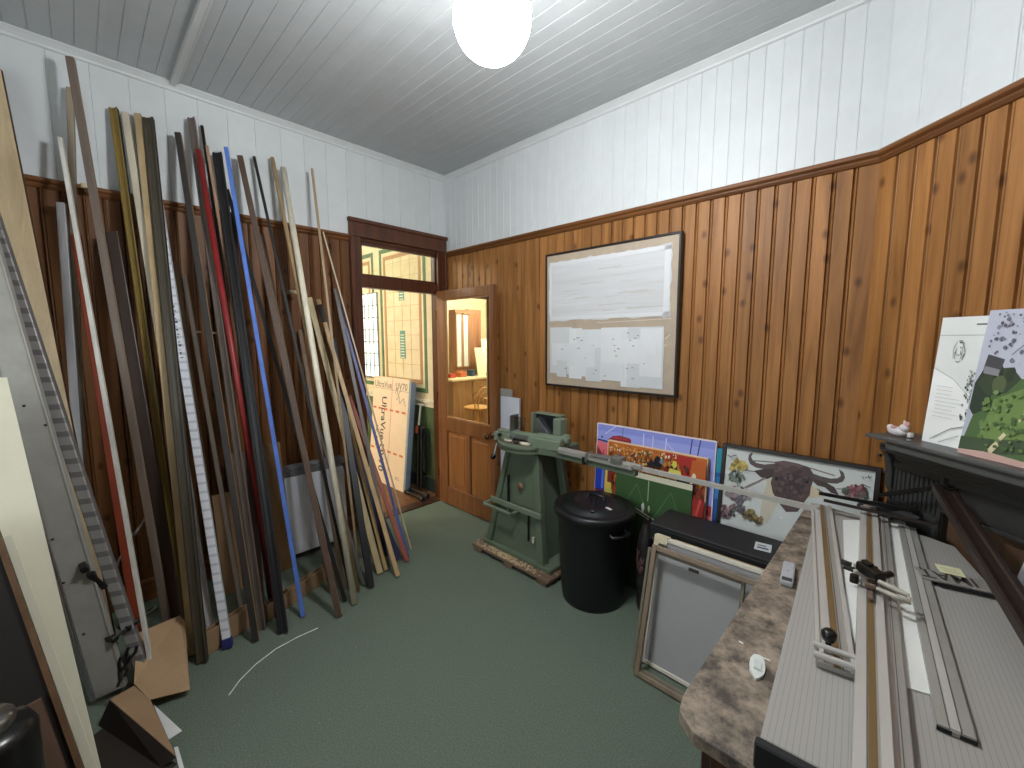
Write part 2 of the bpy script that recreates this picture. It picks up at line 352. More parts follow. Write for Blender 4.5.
# leaded, daylit window in the hall wall, left of the tiled panel
lw = MB()
for i in range(6): lw.box(-1.76+i*.1-.006, -1.76+i*.1+.006, HYW-.02, HYW-.006, 1.12, 2.1)
for i in range(8): lw.box(-1.76, -1.26, HYW-.02, HYW-.006, 1.12+i*.14-.006, 1.12+i*.14+.006)
lwo = tag(lw.build('window_2', mat('8a9a98', .4)), kind='structure')
MB().box(-1.76, -1.26, HYW-.012, HYW-.009, 1.12, 2.1).build('glass_pane', emit('e3e9e6', 1.15, 'daylit_frosted_pane'), lwo)
# hall furniture seen in the door's glass
OAK = mat('a9875f', .45, kind='wood', h2='8c6b45'); REDW = mat('a07452', .45, kind='wood', h2='7f5738')
cabn = empty('display_cabinet', (-3.2, -2.9, .862), 'wooden cabinet with two glazed doors above the hall counter, seen in the door glass', 'cabinet')
MB().box(-3.2, -3.0, -3.07, -2.73, .862, 2.12).build('body', REDW, cabn, bevel=.004)
for a in (-3.06, -2.895):
    f = MB().box(-3.0, -2.98, a, a+.025, 1.02, 2.06).box(-3.0, -2.98, a+.135, a+.16, 1.02, 2.06).box(-3.0, -2.98, a, a+.16, 1.02, 1.05).box(-3.0, -2.98, a, a+.16, 2.03, 2.06).build('cabinet_door', OAK, cabn, bevel=.002)
    MB().box(-2.995, -2.99, a+.02, a+.14, 1.04, 2.04).build('glass_pane', mat('cfd6cf', .2), f)
MB().box(-3.5, -3.02, -3.4, -3.07, .862, 2.14).build('side_cupboard', REDW, cabn, bevel=.004)
cn = empty('workshop_counter', (-2.9, -3, 0), 'long wooden counter with drawers in the hall room, seen in the door glass', 'counter')
MB().box(-3.5, -2.62, -4.1, -2.36, 0, .82).build('carcass', OAK, cn, bevel=.004)
MB().box(-3.55, -2.58, -4.15, -2.32, .82, .86).build('worktop', mat('d9cda4', .5), cn, bevel=.004)
for j in range(3):
    for i in range(3):
        d = MB().box(-2.62, -2.6, -3.2-.42*i+.0, -2.82-.42*i, .58-.22*j, .78-.22*j).build('drawer', OAK, cn, bevel=.004)
        MB().tube([(-2.6, -3.05-.42*i, .68-.22*j), (-2.575, -3.05-.42*i, .68-.22*j), (-2.575, -2.97-.42*i, .68-.22*j), (-2.6, -2.97-.42*i, .68-.22*j)], .006, 6).build('handle', BR, d)
for k, (y, z, w, h, c, lab) in enumerate([(-2.5, .86, .12, .07, 'a8432c', 'small red box on the hall counter'), (-2.75, .86, .16, .09, 'c06a3c', 'orange brown box on the hall counter'), (-3.0, .86, .07, .12, '3d5a6a', 'small blue tin on the hall counter'), (-3.45, .86, .22, .05, '6f8a3c', 'flat green box on the hall counter'), (-2.62, .95, .2, .02, 'e8e2cc', 'x')][:4]):
    tag(MB().box(-2.95, -2.95+.16, y-w/2, y+w/2, z, z+h).box(-2.955, -2.785, y-w/2-.004, y+w/2+.004, z+h-.02, z+h+.002).build('box', mat(c, .6), bevel=.003), lab, 'box')
for k, (y, h, c, lab) in enumerate([(-3.2, .55, 'e9e0b8', 'cream board leaning at the back of the hall counter'), (-3.42, .72, 'f0ead0', 'tall pale board leaning beside the cupboard in the hall'), (-3.62, .45, 'd8c98c', 'short yellow board at the end of the hall counter')]):
    M = frame_m((-2.78-.03*k, y-.1, .862), (0, 1, 0), (-.18, 0, 1)); tag(MB().box(0, .2, 0, .01, 0, h, 0, M).box(.01, .19, -.002, 0, .01, h-.01, 0, M).build('leaning_board', mat(c, .6)), lab, 'board')
# bentwood chair
ch = empty('bentwood_chair', (-1.75, -2.0, 0), 'bentwood chair with curved cane back in the hall, seen in the door glass', 'chair')
CH = mat('c79a55', .45, kind='wood', h2='a87a3a'); cx, cy = -1.85, -2.25
MB().lathe([(0, .44), (.2, .44), (.215, .45), (.215, .465), (.2, .475), (0, .475)], 28, 0, Matrix.Translation((cx, cy, 0))).build('seat', CH, ch)
for a in (45, 135, 225, 315):
    ca, sa = math.cos(math.radians(a)), math.sin(math.radians(a)); MB().tube([(cx+.22*ca, cy+.22*sa, 0), (cx+.16*ca, cy+.16*sa, .44)], .014, 10).build('leg', CH, ch)
for r, hh in ((.2, .34), (.13, .26)):
    MB().tube([(cx+.19-.02*abs(t-6)/6, cy+r*math.cos(math.pi*t/12), .46+hh*math.sin(math.pi*t/12)) for t in range(13)], .012, 8).build('backrest', CH, ch)
tag(MB().box(-2.3, -1.95, -3.15, -2.8, 0, .5).box(-2.31, -1.94, -3.16, -2.79, .47, .51).build('cardboard_carton', mat('c08f55', .8), bevel=.004), 'brown carton on the hall floor in front of the counter, seen in the door glass', 'box')
# unseen ceiling lamps added to light the hall
for k, (x, y) in enumerate(((-1.3, -1.35), (-2.2, -3.2))):
    e = empty('hall_fill_lamp', (x, y, CEIL), 'round opal lamp added out of view to light the hall, %s' % ('near the doorway' if k == 0 else 'above the counter end'), 'lamp')
    MB().lathe([(0, 0), (.05, 0), (.05, -.02), (.012, -.03), (.012, -.12), (.05, -.13), (.05, -.15)], 20, 0, Matrix.Translation((x, y, CEIL))).build('fitting', WHITEP, e)
    MB().lathe([(.13*math.sin(math.pi*t/14)+.0001, -.27-.13*math.cos(math.pi*t/14)) for t in range(15)], 24, 0, Matrix.Translation((x, y, CEIL))).build('lamp_shade', emit('fffaf0', (48, 190)[k], 'hall_fill_glow_%d' % k), e)
# UltraVue glass cartons
def boxcarton():
    n = V((0, -1, 0)); bl = V((-.93, -.24, 0)); w = .73; h = 1.2
    M = frame_m((-1.17, -.27, .001), (1, .0, 0), (0, .10, 1))
    e = empty('glass_carton', (-1.0, -.25, 0), 'pale cardboard glass carton printed UltraVue, leaning on the tiled hall wall', 'box')
    h = 1.16
    body = MB().box(0, w, 0, .045, 0, h, 0, M).build('carton', mat('eed9c0', .7), e, bevel=.002)
    bk = MB(); bk.box(w+.002, w+.03, .004, .04, .0, h-.02, 0, M).build('edge_protector', mat('8fa3b5', .6), e, bevel=.002)
    ink = mat('3d4247', .7); org = mat('d8795a', .7); gr = mat('9a8f80', .7)
    T = lambda x, z: M @ Matrix.Translation((x, -.001, z))
    text('UltraVue', .1, T(.03, h-.115), gr, body); text('UV70', .1, T(.47, h-.115), gr, body)
    text('UltraVue UV70', .14, T(.21, .95) @ Matrix.Rotation(H2, 4, 'Y'), ink, body, font_scale_x=.95)
    text('Inc. Anti', .07, T(.11, .62) @ Matrix.Rotation(H2, 4, 'Y'), ink, body)
    mk = MB()
    for z in (h-.13,): mk.box(0, w, -.0015, 0, z, z+.004, 0, M)
    mk.box(.405, .409, -.0015, 0, 0, h, 1, M)
    for zz in (.8, .35):
        for i in range(6): mk.box(.02+i*.12, .09+i*.12, -.0016, 0, zz, zz+.022, 1, M)
    mk.box(.56, .64, -.0015, 0, .1, .106, 0, M).box(.56, .63, -.0015, 0, .12, .126, 0, M)
    # handwriting scrawl
    for (a, b2) in (((.47, 1.0), (.5, 1.06)), ((.5, 1.06), (.53, .98)), ((.53, .98), (.58, 1.05)), ((.5, .93), (.55, .98)), ((.55, .98), (.57, .9)), ((.57, .9), (.64, .96)), ((.64, .96), (.68, .88))):
        mk.prism(line(a[0], a[1], b2[0], b2[1], .006), -.0015, 0, 0, M)
    mk.build('printed_marks', [gr, org], body)
    M2 = frame_m((-1.16, -.218, .001), (1, 0, 0), (0, .1, 1))
    tag(MB().box(.0, .72, 0, .03, 0, 1.12, 0, M2).box(.7, .722, -.001, .0, .0, 1.1, 0, M2).build('glass_carton', mat('8ea0b4', .6)), 'blue grey carton standing behind the pale glass carton in the hall', 'box')
boxcarton()
def trolley():
    e = empty('folded_trolley', (-.3, -.15, 0), 'folded black trolley with white handle pole beside the glass carton', 'trolley')
    B = mat('17191b', .5); Wt = mat('d5d8d0', .4)
    MB().tube([(-.42, -.075, .90), (-.43, -.10, .68)], .011, 10).tube([(-.46, -.075, .9), (-.38, -.075, .9)], .011, 10).build('handle', Wt, e)
    MB().tube([(-.43, -.10, .69), (-.40, -.15, .05)], .012, 10).tube([(-.36, -.11, .66), (-.33, -.15, .05)], .012, 10).build('pole', B, e)
    MB().box(-.425, -.335, -.095, -.065, .2, .68).build('bag', B, e, bevel=.01)
    MB().box(-.46, -.425, -.12, -.09, .6, .68).build('grip', mat('c8553a', .5), e, bevel=.005)
    MB().tube([(-.46, -.19, .03), (-.17, -.19, .03)], .014, 10).tube([(-.42, -.27, .03), (-.13, -.27, .03)], .014, 10).tube([(-.38, -.19, .03), (-.36, -.27, .03)], .01, 8).build('base_bar', B, e)
    for p in ((-.46, -.19), (-.17, -.19), (-.42, -.27), (-.13, -.27)):
        MB().tube([(p[0]-.012, p[1], .026), (p[0]+.012, p[1], .026)], .025, 14).build('wheel', mat('2a2c2e', .4), e)
    e.location = e.location+V((.05, 0, 0))
trolley()

# ------------------------------------------------------------------ globe lamp
LP = V((2.178, -1.463, 2.592))
gl = empty('globe_lamp', (LP.x, LP.y, CEIL), 'glowing white opal globe lamp hanging from the white boarded ceiling', 'lamp')
MB().lathe([(0, CEIL), (.06, CEIL), (.06, CEIL-.02), (.01, CEIL-.035), (.01, LP.z+.165), (.075, LP.z+.15), (.088, LP.z+.12), (.09, LP.z+.092)], 28, 0, Matrix.Translation((LP.x, LP.y, 0))).build('fitting', WHITEP, gl)
MB().lathe([(.125*math.sin(math.pi*t/20)+.0001, -.125*math.cos(math.pi*t/20)) for t in range(21)], 40, 0, Matrix.Translation(LP)).build('lamp_shade', emit('fbfdff', 115, 'opal_globe'), gl)

# ------------------------------------------------------------------ mouldings leaning on the left wall
def profile(kind, w, d):
    h = w/2
    if kind == 'flat': return [(-h, 0), (-h, d*.9), (-h*.85, d), (h*.85, d), (h, d*.9), (h, 0)], {1, 2, 3}
    if kind == 'round': return [(-h, 0), (-h, d*.45)]+[(-h*math.cos(math.pi*t/8), d*.45+d*.55*math.sin(math.pi*t/8)) for t in range(1, 8)]+[(h, d*.45), (h, 0)], set(range(1, 9))
    if kind == 'cove': return [(-h, 0), (-h, d), (-h*.72, d), (-h*.6, d*.78), (-h*.2, d*.6), (h*.35, d*.5), (h*.5, d*.62), (h*.8, d*.62), (h, d*.45), (h, .25*d), (h*.7, .25*d), (h*.7, 0)], set(range(1, 8))
def pole(name, label, top, bot, off, w, d, face, side, prof='flat', zb=0.0, twist=-.35, xt=None, cat='moulding', rough=.45, seg=None):
    B = at(bot[0], bot[1], 2, zb); T = at(top[0], top[1], 0, off)
    f = V((1, twist, 0)); M, L = beam_m(B, T, f)
    tilt = (M.to_3x3() @ V((0, 1, 0))).z
    pts, fr = profile(prof, w, d); n = len(pts)
    lift = max(0, -min((M.to_3x3() @ V((p[0], p[1]-d/2, 0))).z for p in pts))+.001
    sh = Matrix.Translation((0, 0, lift))
    mb = MB(); vs = [(p[0], p[1]-d/2, 0) for p in pts]+[(p[0], p[1]-d/2, L-lift) for p in pts]
    MM = sh @ M
    for i in range(n):
        mb.add([vs[i], vs[(i+1) % n], vs[(i+1) % n+n], vs[i+n]], [(0, 1, 2, 3)], 0 if i in fr else 1, prof == 'round' and i in fr, MM)
    mb.add(vs[:n], [list(range(n))], 1, False, MM); mb.add(vs[n:], [list(range(n))], 1, False, MM)
    bm_ = mb.build(name, [face if not isinstance(face, str) else mat(face, rough, kind='wood', h2=dark(face, .86), scale=1), side if not isinstance(side, str) else mat(side, .7, kind='wood', h2=dark(side, .8))])
    me = bm_.data; b = bmesh.new(); b.from_mesh(me); bmesh.ops.remove_doubles(b, verts=b.verts, dist=.00005); bmesh.ops.recalc_face_normals(b, faces=b.faces); b.to_mesh(me); b.free()
    tag(bm_, label, cat, 'mouldings leaning on the left wall'); return bm_, MM, L
def dark(h, f):
    h = h.lstrip('#'); return ''.join('%02x' % max(0, min(255, int(int(h[i:i+2], 16)*f))) for i in (0, 2, 4))
WRAP = stripes('e1e4ea', 'c3c8d3', .045, 2, .28, .35)
WRAP2 = stripes('93928f', '6d6b6a', .06, 2, .4, .4)
RAW = 'c9ae84'
poles = [
 # label, top, bottom, wall offset, width, depth, face, side, profile
 ('broad pale bare pine plank, leftmost of the leaning lengths', (-14, 68), (107, 668), 0.048, .10, .02, 'cdb792', '4a2f1a', 'flat'),
 ('long taupe moulding that reaches highest up the left wall', (70, 58), (171, 645), 0.153, .03, .025, '75675c', '8a7a68', 'flat'),
 ('thin upright beige strip behind the tallest taupe moulding', (70, 88), (86, 640), 0.041, .026, .018, 'a39581', '8c8272', 'flat'),
 ('slim white strip crossing in front of the red brown one', (60, 138), (154, 682), 0.119, .017, .018, 'dedcd4', 'cfc8ba', 'flat'),
 ('short pale grey flat strip, top below the dado rail', (61, 203), (93, 652), 0.066, .034, .02, 'b9b9bb', 'a7a7a8', 'flat'),
 ('brick red brown flat moulding beside the slim white strip', (76, 235), (144, 668), 0.108, .036, .02, '8c3a20', '6b2c18', 'flat'),
 ('dull gold moulding with a black back edge', (113, 108), (186, 632), 0.041, .04, .03, '8f783c', '1d1812', 'cove'),
 ('cream unpainted strip with rough patches between gold and tan lengths', (125, 113), (206, 640), 0.042, .032, .02, 'd7cdb6', 'c2b495', 'flat'),
 ('tan square strip beside the dark olive moulding', (138, 115), (193, 655), 0.059, .03, .03, 'b9a178', 'a08660', 'flat'),
 ('wide dark olive grey moulding left of the plastic wrapped one', (148, 118), (202, 664), 0.095, .05, .03, '4a4437', '1b1815', 'cove'),
 ('moulding wrapped in white plastic with a blue capped foot', (158, 200), (228, 648), 0.101, .036, .03, WRAP, 'd8dae0', 'flat'),
 ('narrow brown strip just right of the plastic wrapped moulding', (176, 262), (224, 615), 0.048, .022, .02, '7a6248', '6a5038', 'flat'),
 ('whitish speckled strip low behind the plastic wrapped moulding', (165, 332), (213, 645), 0.018, .03, .02, 'c9c5c6', 'a9a3a0', 'flat'),
 ('charcoal moulding with a raw tan left edge', (178, 134), (256, 641), 0.083, .03, .03, '35312f', 'a88a62', 'flat'),
 ('tall grey brown moulding left of the red one', (191, 118), (262, 630), 0.053, .038, .03, '6d625a', '7f6d5c', 'cove'),
 ('thin black strip with its tip just above the red moulding', (202, 126), (270, 602), 0.022, .016, .016, '191716', 'b59a78', 'flat'),
 ('deep red moulding', (198, 150), (277, 617), 0.189, .03, .026, '8f2422', '6b1a18', 'round'),
 ('pale salmon strip hugging the right edge of the red moulding', (207, 146), (283, 611), 0.064, .016, .016, 'b79579', 'c0a080', 'flat'),
 ('broad black moulding left of the blue one', (217, 153), (283, 634), 0.071, .05, .03, '242325', '1b1a1b', 'cove'),
 ('bright blue painted moulding', (226, 148), (303, 617), 0.127, .022, .022, '5b82d6', '4f74c4', 'flat'),
 ('black strip with its tip just right of the blue moulding', (227, 190), (345, 602), 0.042, .022, .02, '1d1b1c', '2c2624', 'flat'),
 ('brown moulding with a light right edge reaching far onto the carpet', (240, 157), (339, 617), 0.089, .032, .03, '5c4a3e', 'd0b692', 'flat'),
 ('slim black strip right of the brown light edged moulding', (254, 157), (350, 590), 0.048, .018, .02, '1c1b1c', '6e655c', 'flat'),
 ('beige round topped moulding left of the cream one', (272, 158), (358, 592), 0.050, .026, .024, 'b89c72', 'a78b62', 'round'),
 ('cream moulding with its foot out on the carpet', (283, 168), (355, 605), 0.089, .036, .03, 'e9e1cb', 'd8cdb0', 'round'),
 ('thin light brown rod, rightmost of the tall lengths', (312, 169), (360, 577), 0.118, .016, .016, 'a8906e', '927a5a', 'flat'),
 ('very thin pale stick leaning behind the blue and white strip', (323, 232), (411, 549), 0.031, .010, .010, 'd8c8a8', 'c9b898', 'flat'),
 ('slender two tone blue and white strip near the door casing', (336, 292), (408, 558), 0.052, .020, .016, '5a6aa8', 'dcdcdc', 'flat'),
 ('cream plank with its top below the rack peg', (309, 298), (380, 574), 0.018, .038, .02, 'd0bd92', 'bda67c', 'flat'),
 ('tan strip with its foot on the carpet beside the navy boards', (318, 300), (398, 577), 0.080, .028, .024, 'c8a878', 'b8986a', 'flat'),
 ('grey speckled strip with its top beside the door casing', (335, 289), (392, 566), 0.066, .026, .02, '77706c', '655e58', 'flat'),
 ('short black moulding with its foot between cream and tan ones', (333, 340), (371, 588), 0.131, .042, .03, '15171c', '101114', 'flat'),
 ('orange red strip low beside the door casing', (349, 396), (407, 562), 0.060, .03, .02, 'a04c34', '8a3f2a', 'flat'),
 ('pale ochre strip leaning behind the short black moulding', (326, 330), (386, 571), 0.030, .024, .02, 'c0a26c', 'b09260', 'flat'),
 ('short brown strip between beige and cream mouldings', (300, 330), (344, 590), 0.030, .026, .02, '7c6650', '6c563f', 'flat'),
 ('short grey strip low behind the cream moulding', (309, 395), (364, 586), 0.029, .02, .018, '4b4a48', '5a5854', 'flat'),
 ('dark brown flat strip behind the tallest taupe moulding', (112, 232), (181, 640), 0.120, .05, .02, '3f3028', '30241d', 'flat'),
 ('dark plum strip between grey brown and black mouldings', (232, 214), (262, 628), 0.018, .04, .02, '3a2c2a', '2c2120', 'flat'),
 ('weathered grey brown strip left of the charcoal moulding', (184, 275), (244, 622), 0.030, .022, .02, '7a6f63', '6a5f52', 'flat'),
 ('faded brown strip right of the blue moulding', (262, 235), (331, 592), 0.030, .026, .02, '6f5a49', '5c4838', 'flat'),
]
PO = {}
for p in poles:
    nm = 'wooden_plank' if 'plank' in p[0] else 'frame_moulding'
    PO[p[0][:30]] = pole(nm, p[0], *p[1:7], p[7] if len(p) > 7 else RAW, p[8] if len(p) > 8 else 'flat')
# wrapped moulding: blue cap at its foot
w = PO['moulding wrapped in white plas'[:30]]
MB().box(-.022, .022, -.019, .019, -.004, .045, 0, w[1]).build('foot_cap', mat('2c2c6c', .6), w[0], bevel=.004)
mk = MB()
for i in range(14):
    z = w[2]*.62+i*.022; mk.box(-.006+.004*(i % 3), .006, .0153, .0156, z, z+(.012 if i % 2 else .005), 0, w[1])
mk.build('faded_print', mat('4c4f58', .6), w[0])
# dark end piece near the top of the tan strip
w = PO['tan strip with its foot on the']
MB().box(-.016, .016, -.014, .0135, w[2]-.19, w[2]-.05, 0, w[1]).build('dark_tape', mat('1a1717', .5), w[0])

# striped wrapped length and the big grey steel bar in the near left
B = at(139, 668, 2, 0); T = at(-34, 140, 0, .12)
pole('frame_moulding', 'moulding wrapped in grey striped plastic beside the steel bar', (-30, 150), (147, 684), .24, .045, .03, WRAP2, '6c6864', 'flat')
def steelbar():
    # its lower edge is a bright round-edged extrusion; the web faces the room
    e = None
    B = at(109, 700, 2, 0); T = at(-52, 150, 0, .34); M, L = beam_m(B, T, (1, -.25, 0))
    lift = Matrix.Translation((0, 0, .03)); M = lift @ M
    G = mat('a5a49c', .5, metal=.1, h2='98968e'); AL = mat('c9ccd0', .22, metal=.9)
    o = MB().box(-.06, .05, -.008, .0, 0, L, 0, M).box(-.06, -.052, -.03, .004, 0, L, 0, M).build('steel_cutter_bar', G, bevel=.002)
    tag(o, 'broad grey steel cutting bar with a bright edge leaning in the near left', 'metal bar')
    MB().tube([M @ V((.052, -.002, 0)), M @ V((.052, -.002, L))], .009, 12).tube([M @ V((.042, .004, .0)), M @ V((.042, .004, L))], .004, 8).build('bright_edge', AL, o)
    dk = mat('2b2620', .6)
    for z, x in ((L*.54, .0), (L*.50, -.045), (L*.22, .035), (L*.30, .03), (L*.12, .02)): MB().lathe([(0, .002), (.005, .002), (.005, 0)], 10, 0, M @ Matrix.Translation((x, 0, z)) @ Matrix.Rotation(-H2, 4, 'X')).build('bolt', dk, o)
steelbar()
# bar clamps by the foot of the steel bar
BK = mat('161616', .4)
def clamp(a, b, lab):
    e = empty('bar_clamp', a, lab, 'clamp'); a = V(a); b = V(b); M, L = beam_m(a, b, (1, 0, 0))
    MB().box(-.006, .006, -.004, .004, 0, L, 0, M).build('bar', mat('5a5754', .35, metal=.7), e)
    MB().box(-.009, .009, -.008, .008, L*.55, L, 0, M).tube([M @ V((0, 0, L)), M @ V((0, 0, L+.025))], .012, 12).build('handle', BK, e, bevel=.003)
    MB().box(-.012, .012, -.055, .012, -.006, .02, 0, M).box(-.012, .012, -.055, .012, L*.36, L*.36+.028, 0, M).build('jaw', BK, e, bevel=.003)
clamp(at(112, 640, 0, .80), at(150, 612, 0, .72), 'black bar clamp sticking out over the cardboard box')
clamp(at(83, 568, 0, .74), at(101, 584, 0, .72), 'small black clamp gripping the steel bar higher up')
def spring(a, lab):
    e = empty('spring_clamp', a, lab, 'clamp'); a = V(a)
    MB().tube([a, a+V((.01, .03, .035)), a+V((.01, .035, .06))], .007, 8).tube([a, a+V((.005, .0, .045)), a+V((0, .01, .065))], .007, 8).build('handle', BK, e)
    MB().tube([a+V((0, 0, -.035)), a], .009, 8).tube([a+V((0, -.012, -.06)), a+V((0, 0, -.03))], .006, 8).build('jaw', mat('4a4a4c', .4, metal=.6), e)
spring(at(127, 662, 0, .83), 'black spring clamp hanging at the foot of the grey bar')
spring(at(120, 672, 0, .90), 'second dark clamp below the bar clamp, beside the cardboard')

# rack pegs on the left wall
for k, (px, py, lab) in enumerate([(88, 187, 'pale wooden rack peg on the dado rail behind the tallest taupe moulding'), (293, 292, 'pale rack peg above the cream plank'), (198, 332, 'small pale rack peg behind the charcoal moulding'), (213, 333, 'small pale rack peg left of the red moulding')]):
    p = at(px, py, 0, .10 if k < 2 else .05); s = .017 if k < 2 else .010
    o = MB().tube([(0.001, p.y, p.z), (p.x, p.y, p.z)], s*.8, 10).box(p.x-.004, p.x+.02, p.y-s*1.6, p.y+s*1.6, p.z-s*.7, p.z+s*.7).build('rack_peg', mat('cdbb98', .6), bevel=.003)
    tag(o, lab, 'rack peg', 'rack pegs on the left wall')

for a_, b_, o_, lab in (((116, 566), (126, 548), .52, 'short bright steel rod sticking out beside the red brown strip'), ((134, 535), (148, 514), .36, 'pale steel rod behind the slim white strip')):
    p, q = at(*a_, 0, o_), at(*b_, 0, o_-.14)
    tag(MB().tube([p, q], .006, 8).tube([p, p+(q-p)*.06], .009, 8).build('steel_rod', mat('c9c9c6', .3, metal=.6)), lab, 'rod')
# boards standing at the foot of the left wall
def wallboard(name, lab, cat, tl, tr, zt, xb, xtop, m, th=.02, extra=None):
    a = at(tl, 470, 0, (xb+xtop)/2).y; b = at(tr, 470, 0, (xb+xtop)/2).y
    M = frame_m((xb, a, .002), (0, 1, 0), (xtop-xb, 0, zt)); L = math.hypot(xtop-xb, zt)
    o = MB().box(0, b-a, 0, th, 0, L, 0, M).build(name, m, bevel=.002)
    return tag(o, lab, cat), M, b-a, L
wallboard('wooden_board', 'grey brown board standing at the wall behind the red moulding', 'board', 232, 256, .84, .30, .14, mat('7c6c5c', .6, kind='wood', h2='64564a'))
wallboard('wooden_board', 'warm brown board standing at the wall left of the white heater', 'board', 262, 285, .86, .26, .12, mat('8a6a45', .6, kind='wood', h2='6d5235'))
wallboard('cardboard_sheet', 'tall brown card sheet behind the charcoal moulding', 'cardboard', 212, 232, .6, .30, .16, mat('9a7a58', .8))
# white wall heater
def heater():
    M = frame_m((.19, at(285, 500, 0, .15).y, .05), (0, 1, 0), (-.05, 0, 1)); w = at(345, 500, 0, .15).y-at(285, 500, 0, .15).y
    e = empty('panel_heater', (.19, -1.5, .12), 'white panel heater with a slatted grey top on the left wall', 'heater')
    MB().box(0, w, 0, .07, 0, .56, 0, M).build('body', mat('d6d9e0', .4), e, bevel=.008, seg=2)
    g = MB()
    for i in range(4): g.box(.0, w, -.006, .06, .57+i*.015, .578+i*.015, 0, M)
    g.box(.01, w-.01, .01, .06, .56, .635, 0, M).build('grille', mat('8d9096', .4, metal=.3), e)
    for q in ((.04, .10), (w-.1, w-.04)): MB().box(*q, .02, .16, .0, .05, 0, M).build('wall_bracket', mat('9a9da2', .4), e)
heater()
# low cardboard tray under the feet
CARD = mat('9f8262', .85, h2='93775a', kind='plain'); CARD2 = mat('b09270', .85, h2='a58866', kind='plain')
def tray(a, b, lab, h=.1, dep=.035):
    a = V(a); b = V(b); u = (b-a).normalized(); n = V((-u.y, u.x, 0)); 
    if n.x > 0: n = -n
    L = (b-a).length; mb = MB(); M = Matrix((u, n, ZZ)).transposed().to_4x4(); M = Matrix.Translation(a) @ M
    mb.box(0, L, 0, .006, .001, h, 0, M).box(0, L, dep, dep+.006, .001, h, 0, M).box(0, .006, .006, dep, .001, h, 0, M).box(L-.006, L, .006, dep, .001, h, 0, M).box(0, L, 0, dep, .0005, .005, 0, M)
    tag(mb.build('cardboard_tray', CARD), lab, 'tray')
tray(at(268, 622, 2, 0), at(336, 574, 2, 0), 'low cardboard tray on the floor behind the blue moulding foot', .095)
tray(at(205, 658, 2, 0), at(258, 622, 2, 0), 'low cardboard tray on the floor behind the blue capped foot', .12)
# navy boards near the door casing
for k, (t, b, w, c, lab) in enumerate([((352, 452), (397, 562), .07, '1c2348', 'navy blue board low between tan and orange lengths'), ((345, 462), (386, 558), .06, '141a36', 'dark navy board behind the tan strip foot')]):
    pole('painted_board', lab, t, b, .30 if k == 0 else .24, w, .012, c, 'c9c4b8', 'flat', cat='board')

# foreground cardboard box with open flaps, white paper
def cardbox():
    e = empty('cardboard_box', (1.0, -2.5, 0), 'open brown cardboard box with raised flap beside the steel bar foot', 'box')
    A = at(150, 700, 2, 0); B = at(190, 690, 2, 0)
    p = [V((1.02, -2.58, 0)), V((1.36, -2.46, 0)), V((1.16, -2.28, 0)), V((.80, -2.42, 0))]
    c = MB()
    def sheet(mb, P, t=.004):
        n = (P[1]-P[0]).cross(P[2]-P[0]).normalized()*t/2; k = len(P)
        mb.add([q+n for q in P]+[q-n for q in P], [list(range(k)), list(range(k, 2*k))]+[(i, (i+1) % k, (i+1) % k+k, i+k) for i in range(k)])
    h = .0
    f1 = [at(150, 700, 2, .05), at(190, 690, 2, .03), at(188, 630, 2, .16)+V((-.08, 0, 0)), at(183, 624, 2, .17)+V((-.09, 0, 0)), at(138, 640, 2, .19)+V((-.06, 0, 0)), at(134, 684, 2, .07)]
    sheet(c, f1); c.build('side_flap', CARD2, e)
    c = MB(); f2 = [at(150, 700, 2, .052), at(134, 686, 2, .072), at(110, 700, 2, .10), at(176, 757, 2, .03)]
    sheet(c, f2); c.build('front_flap', CARD, e)
    c = MB(); q = [f2[2], f2[3]]; g = [V((v.x, v.y, .001)) for v in (f2[2], f2[3])]
    sheet(c, [f2[2], f2[3], g[1]+V((-.02, -.04, 0)), g[0]+V((-.02, -.04, 0))])
    b1 = g[0]+V((.10, -.20, 0)); b2 = g[1]+V((.10, -.20, 0))
    sheet(c, [g[0], g[1], b2, b1]); sheet(c, [b1, b2, b2+V((0, 0, .1)), b1+V((0, 0, .1))]); c.build('body', mat('2a221b', .85), e)  # near black, the shade inside the box is put into its colour
cardbox()
def sheet_obj(name, pts, t, m, lab, cat):
    P = [V(p) for p in pts]; n = (P[1]-P[0]).cross(P[2]-P[0]).normalized()
    if n.z < 0: n = -n
    k = len(P); mb = MB().add([q for q in P]+[q+n*t for q in P], [list(range(k)), list(range(k, 2*k))]+[(i, (i+1) % k, (i+1) % k+k, i+k) for i in range(k)])
    return tag(mb.build(name, m), lab, cat)
PAPER = mat('e8e9e6', .6)
sheet_obj('paper_offcut', [at(153, 704, 2, .004), at(182, 731, 2, .004), at(169, 740, 2, .004)], .002, PAPER, 'white triangular paper offcut on the carpet beside the cardboard box', 'paper')
sheet_obj('card_strip', [at(174, 748, 2, .004), at(178, 747, 2, .004), at(186, 775, 2, .004), at(181, 776, 2, .004)], .003, PAPER, 'short pale strip on the carpet at the bottom edge near the box', 'strip')
cs = [at(x, y, 2, .006) for x, y in ((229, 695), (240, 680), (256, 664), (276, 649), (298, 637), (318, 628))]
tag(MB().tube(cs, .0026, 8).build('card_strip', PAPER), 'long curved white strip lying alone on the green carpet', 'strip')

